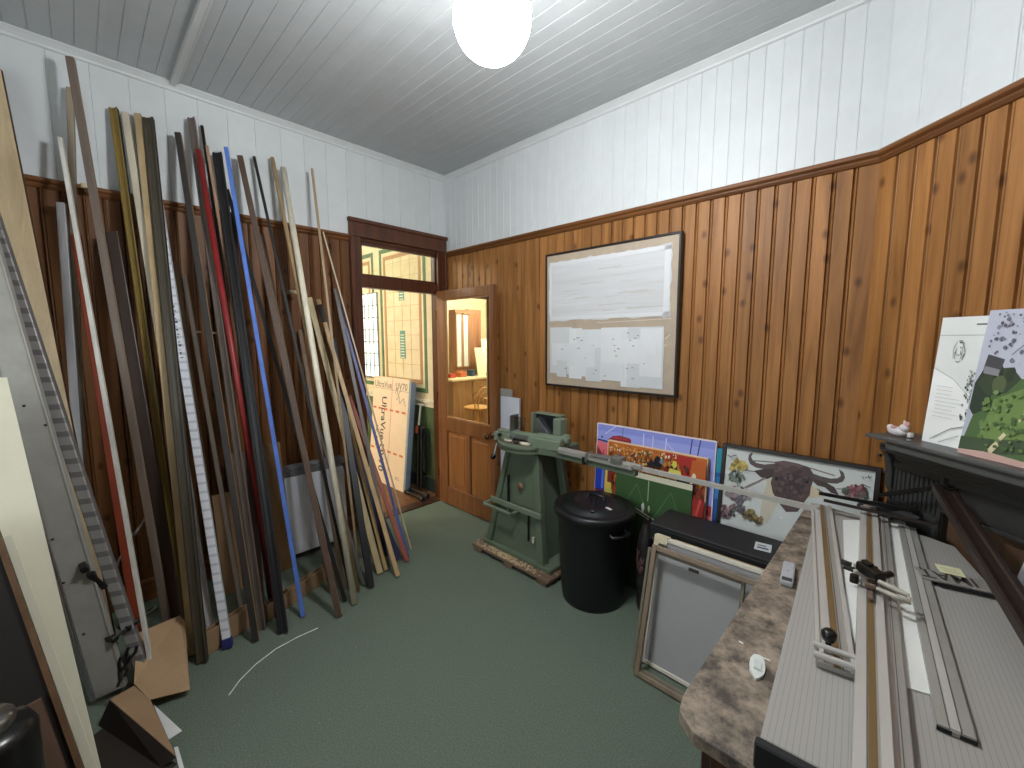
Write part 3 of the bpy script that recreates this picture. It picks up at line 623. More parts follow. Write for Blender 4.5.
# cream boards, dark frame in the near left
LZ = V((-.364, 0, 1)).normalized()
def leanrect(name, lab, cat, p_tr, p_br, foot, wid, m, th=.012, ext=0.0, bev=.001):
    # plane leaning on the left wall, its right edge through two picture points
    foot = V(foot); n = V((1, 0, .364)).normalized()
    a = onplane(p_tr[0], p_tr[1], foot, n); b = onplane(p_br[0], p_br[1], foot, n)
    d = (a-b).normalized(); s = b.z/d.z; b = b-d*s*.995
    yv = n.cross(d); 
    if yv.y > 0: yv = -yv
    L = (a-b).length+ext
    x = -yv; M = Matrix.Translation(b) @ Matrix((x, n*-1, d)).transposed().to_4x4()
    o = MB().box(-wid, 0, 0, th, 0, L, 0, M).build(name, m, bevel=bev); tag(o, lab, cat); return o, M, L
CRM = mat('dcd9c2', .6)
leanrect('mount_board', 'large cream mount board leaning in the near left corner', 'board', (7, 377), (101, 768), (1.40, -2.5, 0), .8, CRM, .006)
leanrect('mount_board', 'second cream mount board, lower, lying on the first near left', 'board', (12, 534), (92, 752), (1.45, -2.5, 0), .7, CRM, .004)
o, M, L = leanrect('picture_frame', 'large dark framed panel with thin brown edge at the far lower left', 'frame', (-6, 515), (84, 768), (1.52, -2.5, 0), .75, mat('17120f', .6), .02)
MB().box(-.014, .0, -.012, .02, 0, L, 0, M).box(-.75, 0, -.012, .02, L-.014, L, 0, M).build('edge_trim', mat('6d5138', .5, kind='wood', h2='543d29'), o, bevel=.001)
MB().box(-.07, -.03, -.02, .0, 0, .5, 0, M).build('wood_batten', mat('5e4634', .6, kind='wood', h2='483426'), o, bevel=.002)
def canister():
    c = at(4, 742, 1, -2.9); c = V((1.55, -2.62, 0)) if c is None else c
    r = ray(8, 735); c = CAM+r*.98
    e = empty('metal_canister', (c.x, c.y, 0), 'dark metal canister with a bright rim highlight at the lower left edge', 'canister')
    MB().lathe([(0, 0), (.09, 0), (.095, .01), (.095, c.z-.03), (.085, c.z-.01), (.06, c.z)], 36, 0, Matrix.Translation((c.x-.06, c.y-.05, 0))).build('body', mat('2c2b2a', .25, metal=.6), e)
    MB().lathe([(.06, c.z), (.06, c.z+.02), (.05, c.z+.03), (0, c.z+.03)], 30, 0, Matrix.Translation((c.x-.06, c.y-.05, 0))).build('lid', mat('8d8a85', .25, metal=.9), e)
canister()

# ------------------------------------------------------------------ framed backing board on the right wall
def wallframe():
    x0, x1, z0, z1 = 1.245, 2.24, 1.224, 2.18
    M = frame_m((x0, -.035, z0), (1, 0, 0), (0, -.012, 1)); w, h = x1-x0, z1-z0
    e = empty('framed_board', (1.74, 0, z0), 'large thin black framed buff board with two whitewashed patches on the pine wall', 'picture')
    f = MB(); t = .014
    f.box(0, t, -.006, .03, 0, h, 0, M).box(w-t, w, -.006, .03, 0, h, 0, M).box(t, w-t, -.006, .03, 0, t, 0, M).box(t, w-t, -.006, .03, h-t, h, 0, M)
    f.build('frame', mat('1c1614', .4), e, bevel=.0015)
    MB().box(t, w-t, .001, .02, t, h-t, 0, M).build('backing', mat('a8998a', .6, kind='stain', h2='b3a48d'), e)
    rd = random.Random(4)
    def patch(u0, u1, v0, v1, m1, m2, name, tiles):
        mb = MB(); n = 26
        out = []
        for k in range(n): out.append((u0+(u1-u0)*k/n, v0+rd.uniform(-.008, .008)))
        for k in range(12): out.append((u1+rd.uniform(-.006, .006), v0+(v1-v0)*k/12))
        for k in range(n): out.append((u1-(u1-u0)*k/n, v1+rd.uniform(-.008, .008)))
        for k in range(12): out.append((u0+rd.uniform(-.006, .006), v1-(v1-v0)*k/12))
        mb.add([(a*w, -.0004, b*h) for a, b in out], [list(range(len(out)))], 0, False, M)
        if not tiles:
            for k in range(60):
                a = rd.uniform(u0+.02, u1-.25); b = rd.uniform(v0+.03, v1-.03); l = rd.uniform(.1, .24); t_ = rd.uniform(.006, .014)
                mb.add([(a*w, -.0008-.00002*k, b*h), ((a+l)*w, -.0008-.00002*k, (b+.006)*h), ((a+l)*w, -.0008-.00002*k, (b+t_)*h), (a*w, -.0008-.00002*k, (b+t_*.7)*h)], [(0, 1, 2, 3)], rd.choice([1, 1, 2]), False, M)
            e0 = .022
            for r_ in ((u0+.004, u1-.004, v0+.004, v0+.03), (u0+.004, u1-.004, v1-.03, v1-.004), (u0+.004, u0+e0, v0, v1), (u1-e0-.02, u1-.004, v0, v1)):
                mb.box(r_[0]*w, r_[1]*w, -.0026, -.0023, r_[2]*h, r_[3]*h, 3, M)
        return mb.build(name, [m1, m2, mat('c0bebb', .7), mat('d6d8da', .7)], e)
    patch(.035, .945, .50, .935, mat('cfd1d3', .7, kind='wood', h2='bfbfbf', axis=0, scale=.5), mat('c9cccf', .7), 'paint_patch', False)
    mb = MB(); k = 0
    for a, b, c, d in [(q[0]*1.09, q[1]*1.09, q[2], q[3]) for q in [(.04, .22, .10, .45), (.20, .30, .07, .44), (.26, .46, .09, .43), (.33, .45, .06, .30), (.44, .62, .10, .44), (.58, .70, .04, .42), (.62, .84, .045, .44), (.70, .83, .12, .43), (.06, .40, .16, .33), (.10, .18, .075, .2), (.5, .8, .2, .36), (.44, .60, .075, .2)]]:
        k += 1; mb.box(a*w, b*w, -.0007-.0003*k, .0008, c*h, d*h, k % 3, M)
    for _ in range(26):
        a, b = rd.uniform(.07, .8), rd.uniform(.09, .4); mb.box(a*w, (a+rd.uniform(.006, .02))*w, -.0050, -.0046, b*h, (b+.007)*h, 3, M)
    mb.build('paper_patches', [mat('d3d7da', .7), mat('c9cdd0', .7), mat('d8dbdd', .7), mat('8f9294', .7)], e)
    bits = MB().prism(line(.45*w, .475*h, .955*w, .487*h, .003), -.0012, -.0002, 0, M)
    for a, b in ((.9, .30), (.92, .36), (.88, .24)): bits.prism(line(a*w, b*h, (a+.03)*w, (b+.03)*h, .004), -.0012, -.0002, 0, M)
    bits.build('chalk_marks', mat('d9d2c4', .7), e)
wallframe()

# white boards behind the open door
tag(MB().box(.80, 1.005, -.075, -.055, 0, 1.10).box(.8, 1.005, -.076, -.0745, .01, 1.09).build('white_board', mat('c9cfda', .5), bevel=.001), 'bluish white board standing between the open door and the green machine', 'board')
tag(MB().box(.77, .90, -.05, -.034, 0, 1.16).box(.775, .895, -.051, -.049, .01, 1.155).build('grey_board', mat('9a968e', .6), bevel=.001), 'narrow grey board behind the bluish white board by the door', 'board')

# ------------------------------------------------------------------ mitre guillotine
GRN = mat('65735f', .42, kind='plain', h2='5a6856'); GRN2 = mat('768470', .4); STL = mat('a9adb0', .28, metal=.85); DKS = mat('24272a', .35, metal=.4)
def guillotine():
    pal = MB()
    for i, y in enumerate((-.53, -.435, -.34, -.245, -.15)):
        pal.box(.955, 1.685, y, y+.085, .03, .05)
    for x in (.975, 1.285, 1.585): pal.box(x, x+.08, -.53, -.07, .0, .03)
    tag(pal.build('wooden_pallet', mat('8a7460', .75, kind='wood', h2='5f4a3a', axis=0), bevel=.003), 'worn slatted wooden base under the green mitre machine', 'pallet')
    sh = MB(); rd = random.Random(3)
    for i in range(260):
        x = rd.gauss(1.3, .16); y = rd.uniform(-.528, -.465); 
        if not (.95 < x < 1.63): continue
        s = rd.uniform(.003, .008); a = rd.uniform(0, 3)
        sh.box(-s, s, -s*.5, s*.5, 0, .003, 0, Matrix.Translation((x, y, .051)) @ Matrix.Rotation(a, 4, 'Z') @ Matrix.Rotation(rd.uniform(-.3, .3), 4, 'X'))
    tag(sh.build('wood_chips', mat('c9b48e', .8)), 'scattered wood chips on the slatted base in front of the machine', 'chips', kind='stuff')
    e = empty('mitre_guillotine', (1.35, -.3, .05), 'green cast iron foot operated mitre cutting machine with long measuring arm', 'machine')
    # tapered cast column: two side frames and a recessed front sheet
    def quadbox(P, Q, mi=0): pass
    c = MB()
    xb0, xb1, xt0, xt1, zb, zt = 1.0, 1.585, 1.165, 1.465, .051, .80
    yf0, yf1, yk0, yk1 = -.43, -.375, -.10, -.14
    def hexa(p0, p1): c.add(p0+p1, [(0, 1, 2, 3), (4, 5, 6, 7), (0, 1, 5, 4), (1, 2, 6, 5), (2, 3, 7, 6), (3, 0, 4, 7)])
    # recessed web
    hexa([(xb0+.03, yf0+.025, zb), (xb1-.05, yf0+.025, zb), (xb1-.05, yk0, zb), (xb0+.03, yk0, zb)], [(xt0+.02, yf1+.02, zt), (xt1-.03, yf1+.02, zt), (xt1-.03, yk1, zt), (xt0+.02, yk1, zt)])
    # front corner ribs
    hexa([(xb0, yf0, zb), (xb0+.05, yf0, zb), (xb0+.05, yf0+.06, zb), (xb0, yf0+.06, zb)], [(xt0, yf1, zt), (xt0+.04, yf1, zt), (xt0+.04, yf1+.05, zt), (xt0, yf1+.05, zt)])
    hexa([(xb1-.075, yf0, zb), (xb1-.02, yf0, zb), (xb1-.02, yf0+.06, zb), (xb1-.075, yf0+.06, zb)], [(xt1-.045, yf1, zt), (xt1, yf1, zt), (xt1, yf1+.05, zt), (xt1-.045, yf1+.05, zt)])
    hexa([(xb1-.02, yk0-.05, zb), (xb1+.04, yk0-.05, zb), (xb1+.04, yk0, zb), (xb1-.02, yk0, zb)], [(xt1-.02, yk1-.04, zt), (xt1+.04, yk1-.04, zt), (xt1+.04, yk1, zt), (xt1-.02, yk1, zt)])
    c.box(xb0-.01, xb1+.045, yf0-.008, yk0+.005, zb, zb+.03)
    c.build('column', GRN, e, bevel=.006, seg=2)
    # maker's emblem: small rosette cast on the web, slots
    em = MB(); em.lathe([(0, .003), (.026, .003), (.026, 0)], 8, 0, Matrix.Translation((1.33, -.398, .56)) @ Matrix.Rotation(H2+.05, 4, 'X'))
    em.build('emblem', mat('8d6a58', .5), e)
    for q in ((1.215, 1.227, -.412, -.395, .40, .62), (1.41, 1.418, -.413, -.40, .20, .42)): MB().box(*q).build('slot', DKS, e)
    for q in ((1.212, 1.222, -.414, -.40, .36, .40), (1.45, 1.47, -.414, -.40, .20, .24)): MB().box(*q).build('paint_chip', mat('b9b4a2', .6), e)
    # foot lever
    MB().box(1.03, 1.33, -.49, -.47, .37, .392).box(1.03, 1.05, -.49, -.15, .37, .392).box(1.31, 1.33, -.49, -.40, .37, .392).box(1.06, 1.54, -.432, -.415, .39, .43).build('pedal_bar', GRN2, e, bevel=.005)
    # rounded table
    tb = MB(); pts = [(1.15, -.22), (1.15, -.40)]+[(1.32-.17*math.cos(math.pi*t/12), -.40-.10*math.sin(math.pi*t/12)) for t in range(1, 12)]+[(1.49, -.40), (1.62, -.37), (1.62, -.12), (1.16, -.12)]
    tb.slab(pts, .815, .865).slab([(1.32+(x-1.32)*1.03, -.30+(y+.30)*1.05) for x, y in pts[1:14]], .845, .868)
    tb.build('table', GRN, e, bevel=.006, seg=2)
    sv = MB(); sv.slab([(1.29+.15*math.cos(t*.4), -.39+.075*math.sin(t*.4)) for t in range(16)], .868, .871).build('shavings_well', mat('5b4c3a', .8), e)
    for q in ((1.235, -.42, .035), (1.385, -.415, .042)): MB().slab([(q[0]+q[2]*math.cos(t*.6), q[1]+q[2]*.55*math.sin(t*.6)) for t in range(11)], .871, .878).build('shavings', mat('ded6c0', .8), e)
    # slanted fence across
    Mf = frame_m((1.115, -.40, .885), (1, .10, 0), (0, 0, 1))
    MB().box(0, .53, -.01, .045, 0, .048, 0, Mf).box(-.02, .12, -.03, .03, -.03, .03, 0, Mf).box(.28, .53, -.03, .01, -.03, .035, 0, Mf).box(.30, .55, .03, .08, .02, .05, 0, Mf).build('fence', GRN2, e, bevel=.005)
    MB().box(.02, .3, -.014, -.01, .01, .03, 0, Mf).box(.12, .13, -.02, .07, .05, .16, 0, Mf).tube([Mf @ V((.10, -.05, -.02)), Mf @ V((.16, -.02, .02)), Mf @ V((.11, -.04, -.06))], .008, 8).build('steel_fitting', STL, e)
    MB().box(.12, .23, .02, .022, .055, .15, 0, Mf).build('guard', glassmat('clear_guard', 'e6e2d8', .12), e)
    MB().tube([(1.16, -.455, .845), (1.155, -.48, .77)], .007, 8).build('locking_lever', STL, e)
    for p, r in (((1.155, -.49, .755), .02), ((1.17, -.44, .905), .014), ((1.335, -.445, .875), .016)):
        MB().lathe([(r*math.sin(math.pi*t/10)+.0001, -r*math.cos(math.pi*t/10)) for t in range(11)], 16, 0, Matrix.Translation(p)).build('knob', mat('0f1011', .25), e)
    # blade housing tower
    h = MB()
    h.box(1.265, 1.285, -.22, -.12, .865, 1.045).box(1.285, 1.50, -.14, -.12, .865, 1.04).box(1.28, 1.50, -.19, -.12, 1.035, 1.046).box(1.49, 1.555, -.25, -.17, .865, 1.035).box(1.555, 1.60, -.25, -.19, .865, .93)
    h.build('blade_housing', GRN2, e, bevel=.005)
    MB().box(1.29, 1.485, -.19, -.15, .865, 1.03).build('knife_block', DKS, e, bevel=.003)
    MB().prism([(1.30, .90), (1.45, .88), (1.31, 1.01)], -.215, -.192).build('blade', STL, e)
    # measuring arm
    a = MB(); ya = -.36
    a.box(1.60, 2.16, ya-.012, ya+.03, .815, .855, 0).build('arm_rail', GRN, e, bevel=.002)
    MB().box(1.64, 2.15, ya-.028, ya+.03, .852, .882).box(1.64, 2.20, ya-.022, ya-.004, .864, .89).build('measuring_arm', mat('b3b2aa', .35, metal=.4), e, bevel=.003)
    MB().box(2.1, 2.975, ya-.008, ya+.010, .856, .878).build('arm_tube', mat('c4c2bb', .35, metal=.3), e)
    MB().box(1.85, 1.865, ya-.04, ya+.035, .84, .895).box(2.02, 2.09, ya-.04, ya+.02, .882, .91).box(1.88, 2.0, ya-.034, ya+.02, .882, .892).build('stop_block', mat('8f8f8a', .35, metal=.6), e, bevel=.002)
    st = MB(); st.box(1.835, 1.85, ya-.045, ya-.03, .825, .87).build('stop_screw', DKS, e)
    e.location = e.location+V((.02, -.03, 0))
    return e
guillotine()

# ------------------------------------------------------------------ dustbin and its neighbours
def bin_():
    c = (1.915, -.382, 0); e = empty('dustbin', c, 'black plastic dustbin with a clip-on lid', 'bin')
    B = mat('14171b', .42, kind='plain', h2='121518')
    M = Matrix.Translation(c)
    MB().lathe([(0, .004), (.165, .002), (.183, .0), (.187, .02), (.192, .06), (.2165, .50), (.22, .515), (.228, .52), (.23, .545), (.222, .55), (.21, .53), (.20, .52), (.18, .06), (0, .05)], 56, 0, M).build('body', B, e)
    lid = MB().lathe([(.236, .535), (.242, .54), (.243, .565), (.235, .578), (.215, .582), (.208, .575), (.19, .578), (.18, .592), (.14, .602), (.1, .606), (.095, .600), (0, .603)], 56, 0, M).build('lid', B, e)
    hd = MB(); hd.tube([M @ V((-.05, .03, .60)), M @ V((-.05, .03, .628)), M @ V((.05, -.03+.06, .628)), M @ V((.05, .03, .60))], .011, 8)
    hd.build('lid_handle', B, lid, bevel=0)
    MB().box(-.012, .012, -.175, .04, .604, .61, 0, M @ Matrix.Rotation(.5, 4, 'Z')).build('lid_rib', B, lid, bevel=.003)
    MB().slab([(.10+.0, -.05), (.145, -.062), (.15, -.045), (.11, -.035)], .602, .6045, 0, M @ Matrix.Translation((0, 0, .0))).build('label', mat('d9d9d6', .6), lid)
    for s in (-1, 1):
        a = math.radians(-20 if s > 0 else 160); p = lambda r, t, z: M @ V((r*math.cos(a+t), r*math.sin(a+t), z))
        MB().tube([p(.22, -.25, .49), p(.25, -.25, .485), p(.255, 0, .48), p(.25, .25, .485), p(.22, .25, .49)], .010, 8).build('side_handle', B, e)
bin_()
def bag():
    rd = random.Random(12); mb = MB(); n = 28; prof = [(.0, .002), (.085, .003), (.10, .03), (.105, .2), (.10, .36), (.085, .45), (.055, .50), (.05, .53)]
    vs = []; fs = []
    for i, (r, z) in enumerate(prof):
        for k in range(n):
            a = 2*math.pi*k/n; rr = r*(1+.09*math.sin(3*a+z*9)+.06*math.sin(7*a-z*14)+rd.uniform(-.02, .02))
            vs.append((2.205+rr*math.cos(a)*.45, -.275+rr*math.sin(a)*.62, z+(.0 if i < 7 else .015*math.sin(5*a))))
    for i in range(len(prof)-1):
        for k in range(n): fs.append((i*n+k, i*n+(k+1) % n, (i+1)*n+(k+1) % n, (i+1)*n+k))
    mb.add(vs, fs, 0, True)
    o = mb.build('rubbish_bag', mat('322b2b', .45, kind='stain', h2='1a1617', bump=.6)); tag(o, 'crumpled dark brown bag with faint reddish print between bin and picture frames', 'bag')
    m = MB()
    for k in range(9):
        a0 = -2.0+rd.uniform(-.4, .4); z0 = .22+rd.uniform(0, .16); pts = [(2.205+.112*.48*math.cos(a0+t*.09), -.275+.118*.64*math.sin(a0+t*.09), z0+.02*math.sin(t*1.3+k)) for t in range(6)]
        m.tube(pts, .0025, 5)
    m.build('printed_marks', mat('7a5a55', .6), o)
bag()

# ------------------------------------------------------------------ paintings leaning on the right wall
def canvas(name, lab, x0, x1, ztop, ybot, ytop, base, items, frame=None, fw=.015, th=.02, edge='e9dfe4', ym=0):
    w = x1-x0; M = frame_m((x0, ybot, .002), (1, 0, 0), (0, ytop-ybot, ztop)); h = math.hypot(ztop, ytop-ybot)
    e = empty(name, (x0+w/2, ybot, 0), lab, 'painting')
    if frame:
        t = fw; MB().box(0, t, -.012, .02, 0, h, 0, M).box(w-t, w, -.012, .02, 0, h, 0, M).box(t, w-t, -.012, .02, 0, t, 0, M).box(t, w-t, -.012, .02, h-t, h, 0, M).build('frame', mat(frame, .4), e, bevel=.001)
        M2 = M @ Matrix.Translation((t, 0, t)); art('picture', M2, w-2*t, h-2*t, .012, base, items, e)
    else:
        art('picture', M, w, h, th, base, items, e)
        if edge: MB().box(-.002, .004, -.0015, th, 0, h, 0, M).box(w-.004, w+.002, -.0015, th, 0, h, 0, M).box(0, w, -.0015, th, h-.004, h+.002, 0, M).build('canvas_edge', mat(edge, .7), e)
    return e, M
rd = random.Random(21)
# harbour painting: v is measured over the 1 m tall canvas; only its top shows
it = [('8a96e2', [(0, .93), (1, .93), (1, 1), (0, 1)]), ('a2a8ec', [(.5, .75), (1, .7), (1, .86), (.5, .9)]),
      ('ee7480', [(0, .86), (.32, .815), (.62, .775), (.62, .72), (0, .72)]), ('96302f', [(0, .83), (.07, .76), (.07, .60), (0, .60)]),
      ('3c3c74', [(0, .865), (.36, .86), (.50, .835), (.62, .80), (.60, .79), (.34, .835), (0, .86)]),
      ('2a2550', line(0, .866, .36, .852, .006)), ('8a2f38', [(.11, .875), (.16, .905), (.22, .915), (.31, .908), (.33, .90), (.33, .868), (.12, .866)]),
      ('a53a44', [(.14, .89), (.20, .905), (.30, .90), (.30, .893)]),
      ('2b2b55', line(.25, .90, .25, .99, .004)), ('dfe3f4', line(.44, .82, .44, .955, .006)), ('dfe3f4', line(.52, .81, .52, .95, .006)), ('dfe3f4', line(.62, .80, .63, .95, .006)),
      ('cfd6f4', line(.08, .91, .18, .97, .006)), ('cfd6f4', line(.62, .93, .72, .86, .004)), ('252a5c', line(.83, .98, .81, .82, .007)), ('252a5c', line(.89, .975, .86, .80, .007)),
      ('2a2550', blob(.71, .835, .018, 8, .1)), ('2a2550', [(.67, .80), (.75, .80), (.74, .82), (.69, .825)]), ('2b2b55', blob(.05, .885, .008)), ('2a1a30', line(.07, .80, .07, .74, .006)),
      ('e87a7a', [(.90, .52), (1, .52), (1, .58), (.92, .60)]), ('b5303a', [(.88, .58), (1, .57), (1, .63), (.88, .63)]), ('2a3ab0', [(.88, .48), (1, .48), (1, .52), (.88, .52)]), ('a5303a', [(.88, .42), (1, .42), (1, .48), (.88, .48)]), ('e0707a', [(.9, .40), (1, .40), (1, .43), (.9, .43)]),
      ('1f3fb8', [(0, .55), (.1, .55), (.1, .70), (0, .70)]), ('5b7fe0', [(.06, .56), (.085, .56), (.085, .69), (.065, .69)]), ('5d2a3a', [(0, .0), (.1, 0), (.1, .55), (0, .55)])]
it = [(c, [(u, min(1, v+.025) if v > .74 else v) for u, v in pl]) for c, pl in it]
canvas('harbour_painting', 'blue and coral harbour painting, backmost of the canvases on the right wall', at(597, 424, 1, -.06).x, at(716, 443, 1, -.06).x, at(650, 432, 1, -.06).z, -.09, -.05, '9aa4ea', it)
# crowd painting in orange
it = [('c9722c', [(0, .80), (.6, .80), (1, .86), (1, 1), (0, 1)]), ('b8352e', [(.62, .86), (.9, .86), (.9, .99), (.62, .99)])]
for _ in range(330):
    u = rd.uniform(.03, .72); v = rd.uniform(.84, .985); it.append((rd.choice(['e7dcae', '7c4a22', 'e0a050', '5d6a35', 'efe6c8', 'd05a2a', '8e2d22', 'e8b84a']), blob(u, v, rd.uniform(.004, .011), 7)))
for _ in range(160):
    u = rd.uniform(.0, 1); v = rd.uniform(.70, .93); it.append((rd.choice(['7c4a22', 'b8702c', '5d3a25', '8e2d22', '3a2a20', 'c98a3c']), blob(u, v, rd.uniform(.008, .02), 7)))
it += [('1c1d24', blob(.56, .92, .04, 10, .2, .9)), ('2a2a30', blob(.50, .90, .03)), ('7d8a94', blob(.60, .93, .02)), ('e3d95a', blob(.72, .93, .025)), ('e8e06a', [(.66, .86), (.80, .85), (.78, .89), (.68, .90)]),
       ('1a1216', [(.74, .84), (.84, .86), (.92, .82), (.90, .74), (.82, .72)]), ('c9672e', [(.86, .84), (1, .84), (1, .98), (.88, .98)]), ('efe3cf', blob(.90, .88, .018)), ('e9c9b0', blob(.88, .84, .014)),
       ('a82c2c', [(.80, .3), (1, .3), (1, .74), (.84, .74)]), ('c86a5a', [(.86, .5), (.93, .68), (.9, .5)]), ('6a7a4a', blob(.95, .52, .04)), ('c98a6a', blob(.88, .45, .04)), ('d95a4a', line(.84, .3, .97, .74, .02)),
       ('e2c04a', [(.0, .40), (.08, .40), (.08, .8), (.0, .8)]), ('7a2a22', [(.03, .7), (.08, .7), (.08, .8), (.03, .8)]), ('c9c860', blob(.05, .62, .04)), ('b03a2a', [(0, .3), (.8, .3), (.8, .4), (0, .4)])]
canvas('crowd_painting', 'orange and red painting of a crowd, in front of the harbour painting', at(607, 442, 1, -.10).x, at(707, 461, 1, -.10).x, at(660, 451, 1, -.10).z, -.125, -.085, 'a8552c', it, edge='e8c8a0')
# green painting in front
it = [('dcd9c0', [(0, .955), (1, .955), (1, 1), (0, 1)]), ('2e4a28', [(0, .3), (1, .3), (1, .6), (0, .75)]), ('4d7246', line(.05, .6, .3, .9, .012)), ('4d7246', line(.3, .9, .5, .6, .012)), ('4d7246', line(.5, .6, .75, .9, .012)), ('4d7246', line(.75, .9, .95, .6, .012)),
      ('a9b39a', line(.46, .78, .46, .95, .012)), ('e2e4dc', blob(.40, .72, .045, 9, .2, .45)), ('b9c4a4', blob(.48, .72, .03, 8, .2, .5)), ('cfd0c0', line(.18, .72, .66, .62, .012)), ('cfd0c0', line(.2, .69, .72, .585, .008))]
canvas('green_painting', 'dark green painting with a pale top edge, front canvas behind the bin', at(616, 469, 1, -.13).x, at(692, 485, 1, -.13).x, at(650, 476, 1, -.13).z, -.155, -.12, '38592f', it, edge=None)
it = [('2f9ab0', [(0, .86), (1, .86), (1, 1), (0, 1)]), ('3f86c8', [(0, .7), (1, .74), (1, .86), (0, .83)]), ('1d3f8c', [(0, .4), (1, .45), (1, .62), (0, .58)])]
canvas('blue_painting', 'deep blue and teal canvas showing as a strip beside the bull picture', at(716, 443, 1, -.06).x+.006, 2.56, .965, -.09, -.05, '2560a8', it, edge=None)
# bull picture
bw, bx0, bx1, bzt, byb, byt, bfw = 0, 2.54, 3.172, 1.018, -.235, -.12, .018
BM = frame_m((bx0, byb, .002), (1, 0, 0), (0, byt-byb, bzt)) @ Matrix.Translation((bfw, 0, bfw)); BH = math.hypot(bzt, byt-byb)-2*bfw; BW2 = bx1-bx0-2*bfw
def bq(x, y):
    p = BM.inverted() @ onplane(700+x/5.12, 420+y/5.12, BM.translation, BM.to_3x3() @ V((0, 1, 0))); return (min(max(p.x/BW2, 0), 1), min(max(p.z/BH, 0), 1))
P_ = lambda c, pts: it.append((c, [bq(*p) for p in pts]))
def LN(c, x0, y0, x1, y1, w): 
    P_(c, line(x0, y0, x1, y1, w))
def BB(c, x, y, r, n=8, j=.25): P_(c, blob(x, y, r, n, j))
it = []
P_('c9c4b2', [(345, 320), (380, 290), (400, 420), (345, 530), (300, 540), (320, 400)]); P_('cfc7ae', [(340, 300), (380, 300), (395, 400), (345, 420)])
P_('cfc3a6', [(555, 330), (600, 350), (630, 390), (560, 400)])
P_('5d5352', [(262, 167), (250, 180), (247, 200), (256, 225), (285, 243), (330, 252), (390, 250), (390, 222), (330, 228), (290, 220), (270, 205), (262, 188), (272, 172)])
P_('5d5352', [(710, 250), (735, 268), (743, 295), (732, 315), (700, 326), (650, 322), (600, 308), (560, 295), (560, 268), (620, 288), (670, 300), (705, 298), (722, 285), (716, 268)])
LN('7f726e', 275, 208, 392, 217, 6); LN('7f726e', 560, 245, 690, 285, 6)
P_('4a3f3e', [(385, 250), (330, 250), (275, 260), (310, 292), (345, 302), (385, 285)]); P_('4a3f3e', [(565, 300), (600, 305), (650, 322), (690, 345), (712, 385), (670, 372), (640, 345), (600, 335)])
P_('5b4b4b', [(385, 214), (430, 208), (500, 222), (560, 243), (578, 270), (582, 305), (568, 345), (562, 385), (545, 405), (500, 470), (440, 470), (400, 420), (372, 370), (362, 320), (375, 280)])
P_('6b5b59', [(390, 218), (430, 212), (500, 226), (555, 246), (520, 262), (440, 245)])
P_('463b3d', [(400, 290), (450, 270), (520, 285), (545, 320), (530, 370), (480, 385), (430, 370), (400, 335)])
for _ in range(70): BB(rd.choice(['54464a', '6a5a58', '4a3f42', '625256', '584a4c']), rd.uniform(385, 560), rd.uniform(240, 400), rd.uniform(6, 15))
BB('2c2426', 392, 300, 10); BB('2c2426', 548, 318, 10)
LN('8f857c', 230, 345, 335, 295, 7); LN('8f857c', 600, 352, 660, 388, 7)
for (cx_, cy_, rx, ry, cols, n_) in [(200, 235, 45, 35, ['b9a152', '8f7d3f', 'cdbb74', '6f6a3a'], 34), (190, 290, 45, 30, ['4c5a50', '6c7a6c', '3c4a44', '7c8a80'], 20), (170, 375, 35, 30, ['5b5357', '8a7f82', '9a6f7a'], 24), (220, 390, 40, 45, ['6d6a70', '9a8f93', '57525a'], 24), (150, 465, 45, 35, ['5f4a4d', '3c3338', '8a6a6c'], 30), (205, 440, 30, 30, ['6d6a70', '57525a'], 14), (255, 480, 28, 25, ['7a6a45', '3f3a2c', 'a08d5c'], 18), (295, 505, 25, 25, ['8f7d4f', '54482f'], 14), (795, 362, 52, 34, ['84545a', '6b3c44', '9a6a6c', '573239'], 46), (745, 352, 30, 12, ['4c5a50', '6c7a6c'], 10), (835, 385, 28, 14, ['4c5a50', '6b5a5c'], 10)]:
    for _ in range(n_):
        a = rd.uniform(0, 6.28); q = rd.uniform(0, 1)**.6; BB(rd.choice(cols), cx_+q*rx*math.cos(a), cy_+q*ry*math.sin(a), rd.uniform(5, 13), 7)
for a in ((145, 178, 170, 190), (170, 182, 190, 178), (830, 325, 875, 345), (700, 350, 745, 352), (832, 285, 840, 300), (862, 280, 870, 300), (845, 292, 880, 290), (225, 255, 280, 262), (205, 268, 195, 340)): LN('6a7470', *a, 5)
canvas('bull_picture', 'black framed picture of a horned bull head with flowers, leaning in the corner', bx0, bx1, bzt, byb, byt, 'ced4d1', it, frame='1a1211', fw=bfw)

# ------------------------------------------------------------------ black case lid on a dark crate
tag(MB().box(2.38, 2.84, -.455, -.27, .0, .528).box(2.375, 2.845, -.46, -.265, .47, .50).build('dark_crate', mat('1b1715', .7, kind='wood', h2='120f0e'), bevel=.004), 'dark crate in shadow under the black ribbed case lid', 'crate')
bl_ = MB().box(2.31, 2.86, -.475, -.232, .53, .622)
blo = tag(bl_.build('black_case', mat('191b1e', .5), bevel=.006, seg=2), 'flat black case lying on the dark crate beside the workbench', 'case')
mb = MB()
for i in range(60): mb.box(2.33+i*.0087, 2.3345+i*.0087, -.478, -.474, .54, .548)
mb.build('stitching', mat('6d7073', .5), blo)
MB().box(2.315, 2.855, -.477, -.474, .60, .603).build('rim_line', mat('3b3e42', .4), blo)
M = Matrix.Translation((2.80, -.36, .6225)) @ Matrix.Rotation(.15, 4, 'Z')
t = MB().box(-.03, .035, -.045, .035, 0, .002, 0, M).build('sticker', mat('cdd2d6', .5), blo)
MB().box(-.02, .025, -.03, -.012, .002, .0025, 0, M).box(-.02, .015, .0, .01, .002, .0025, 0, M).build('printed_marks', mat('5b6a78', .5), t)

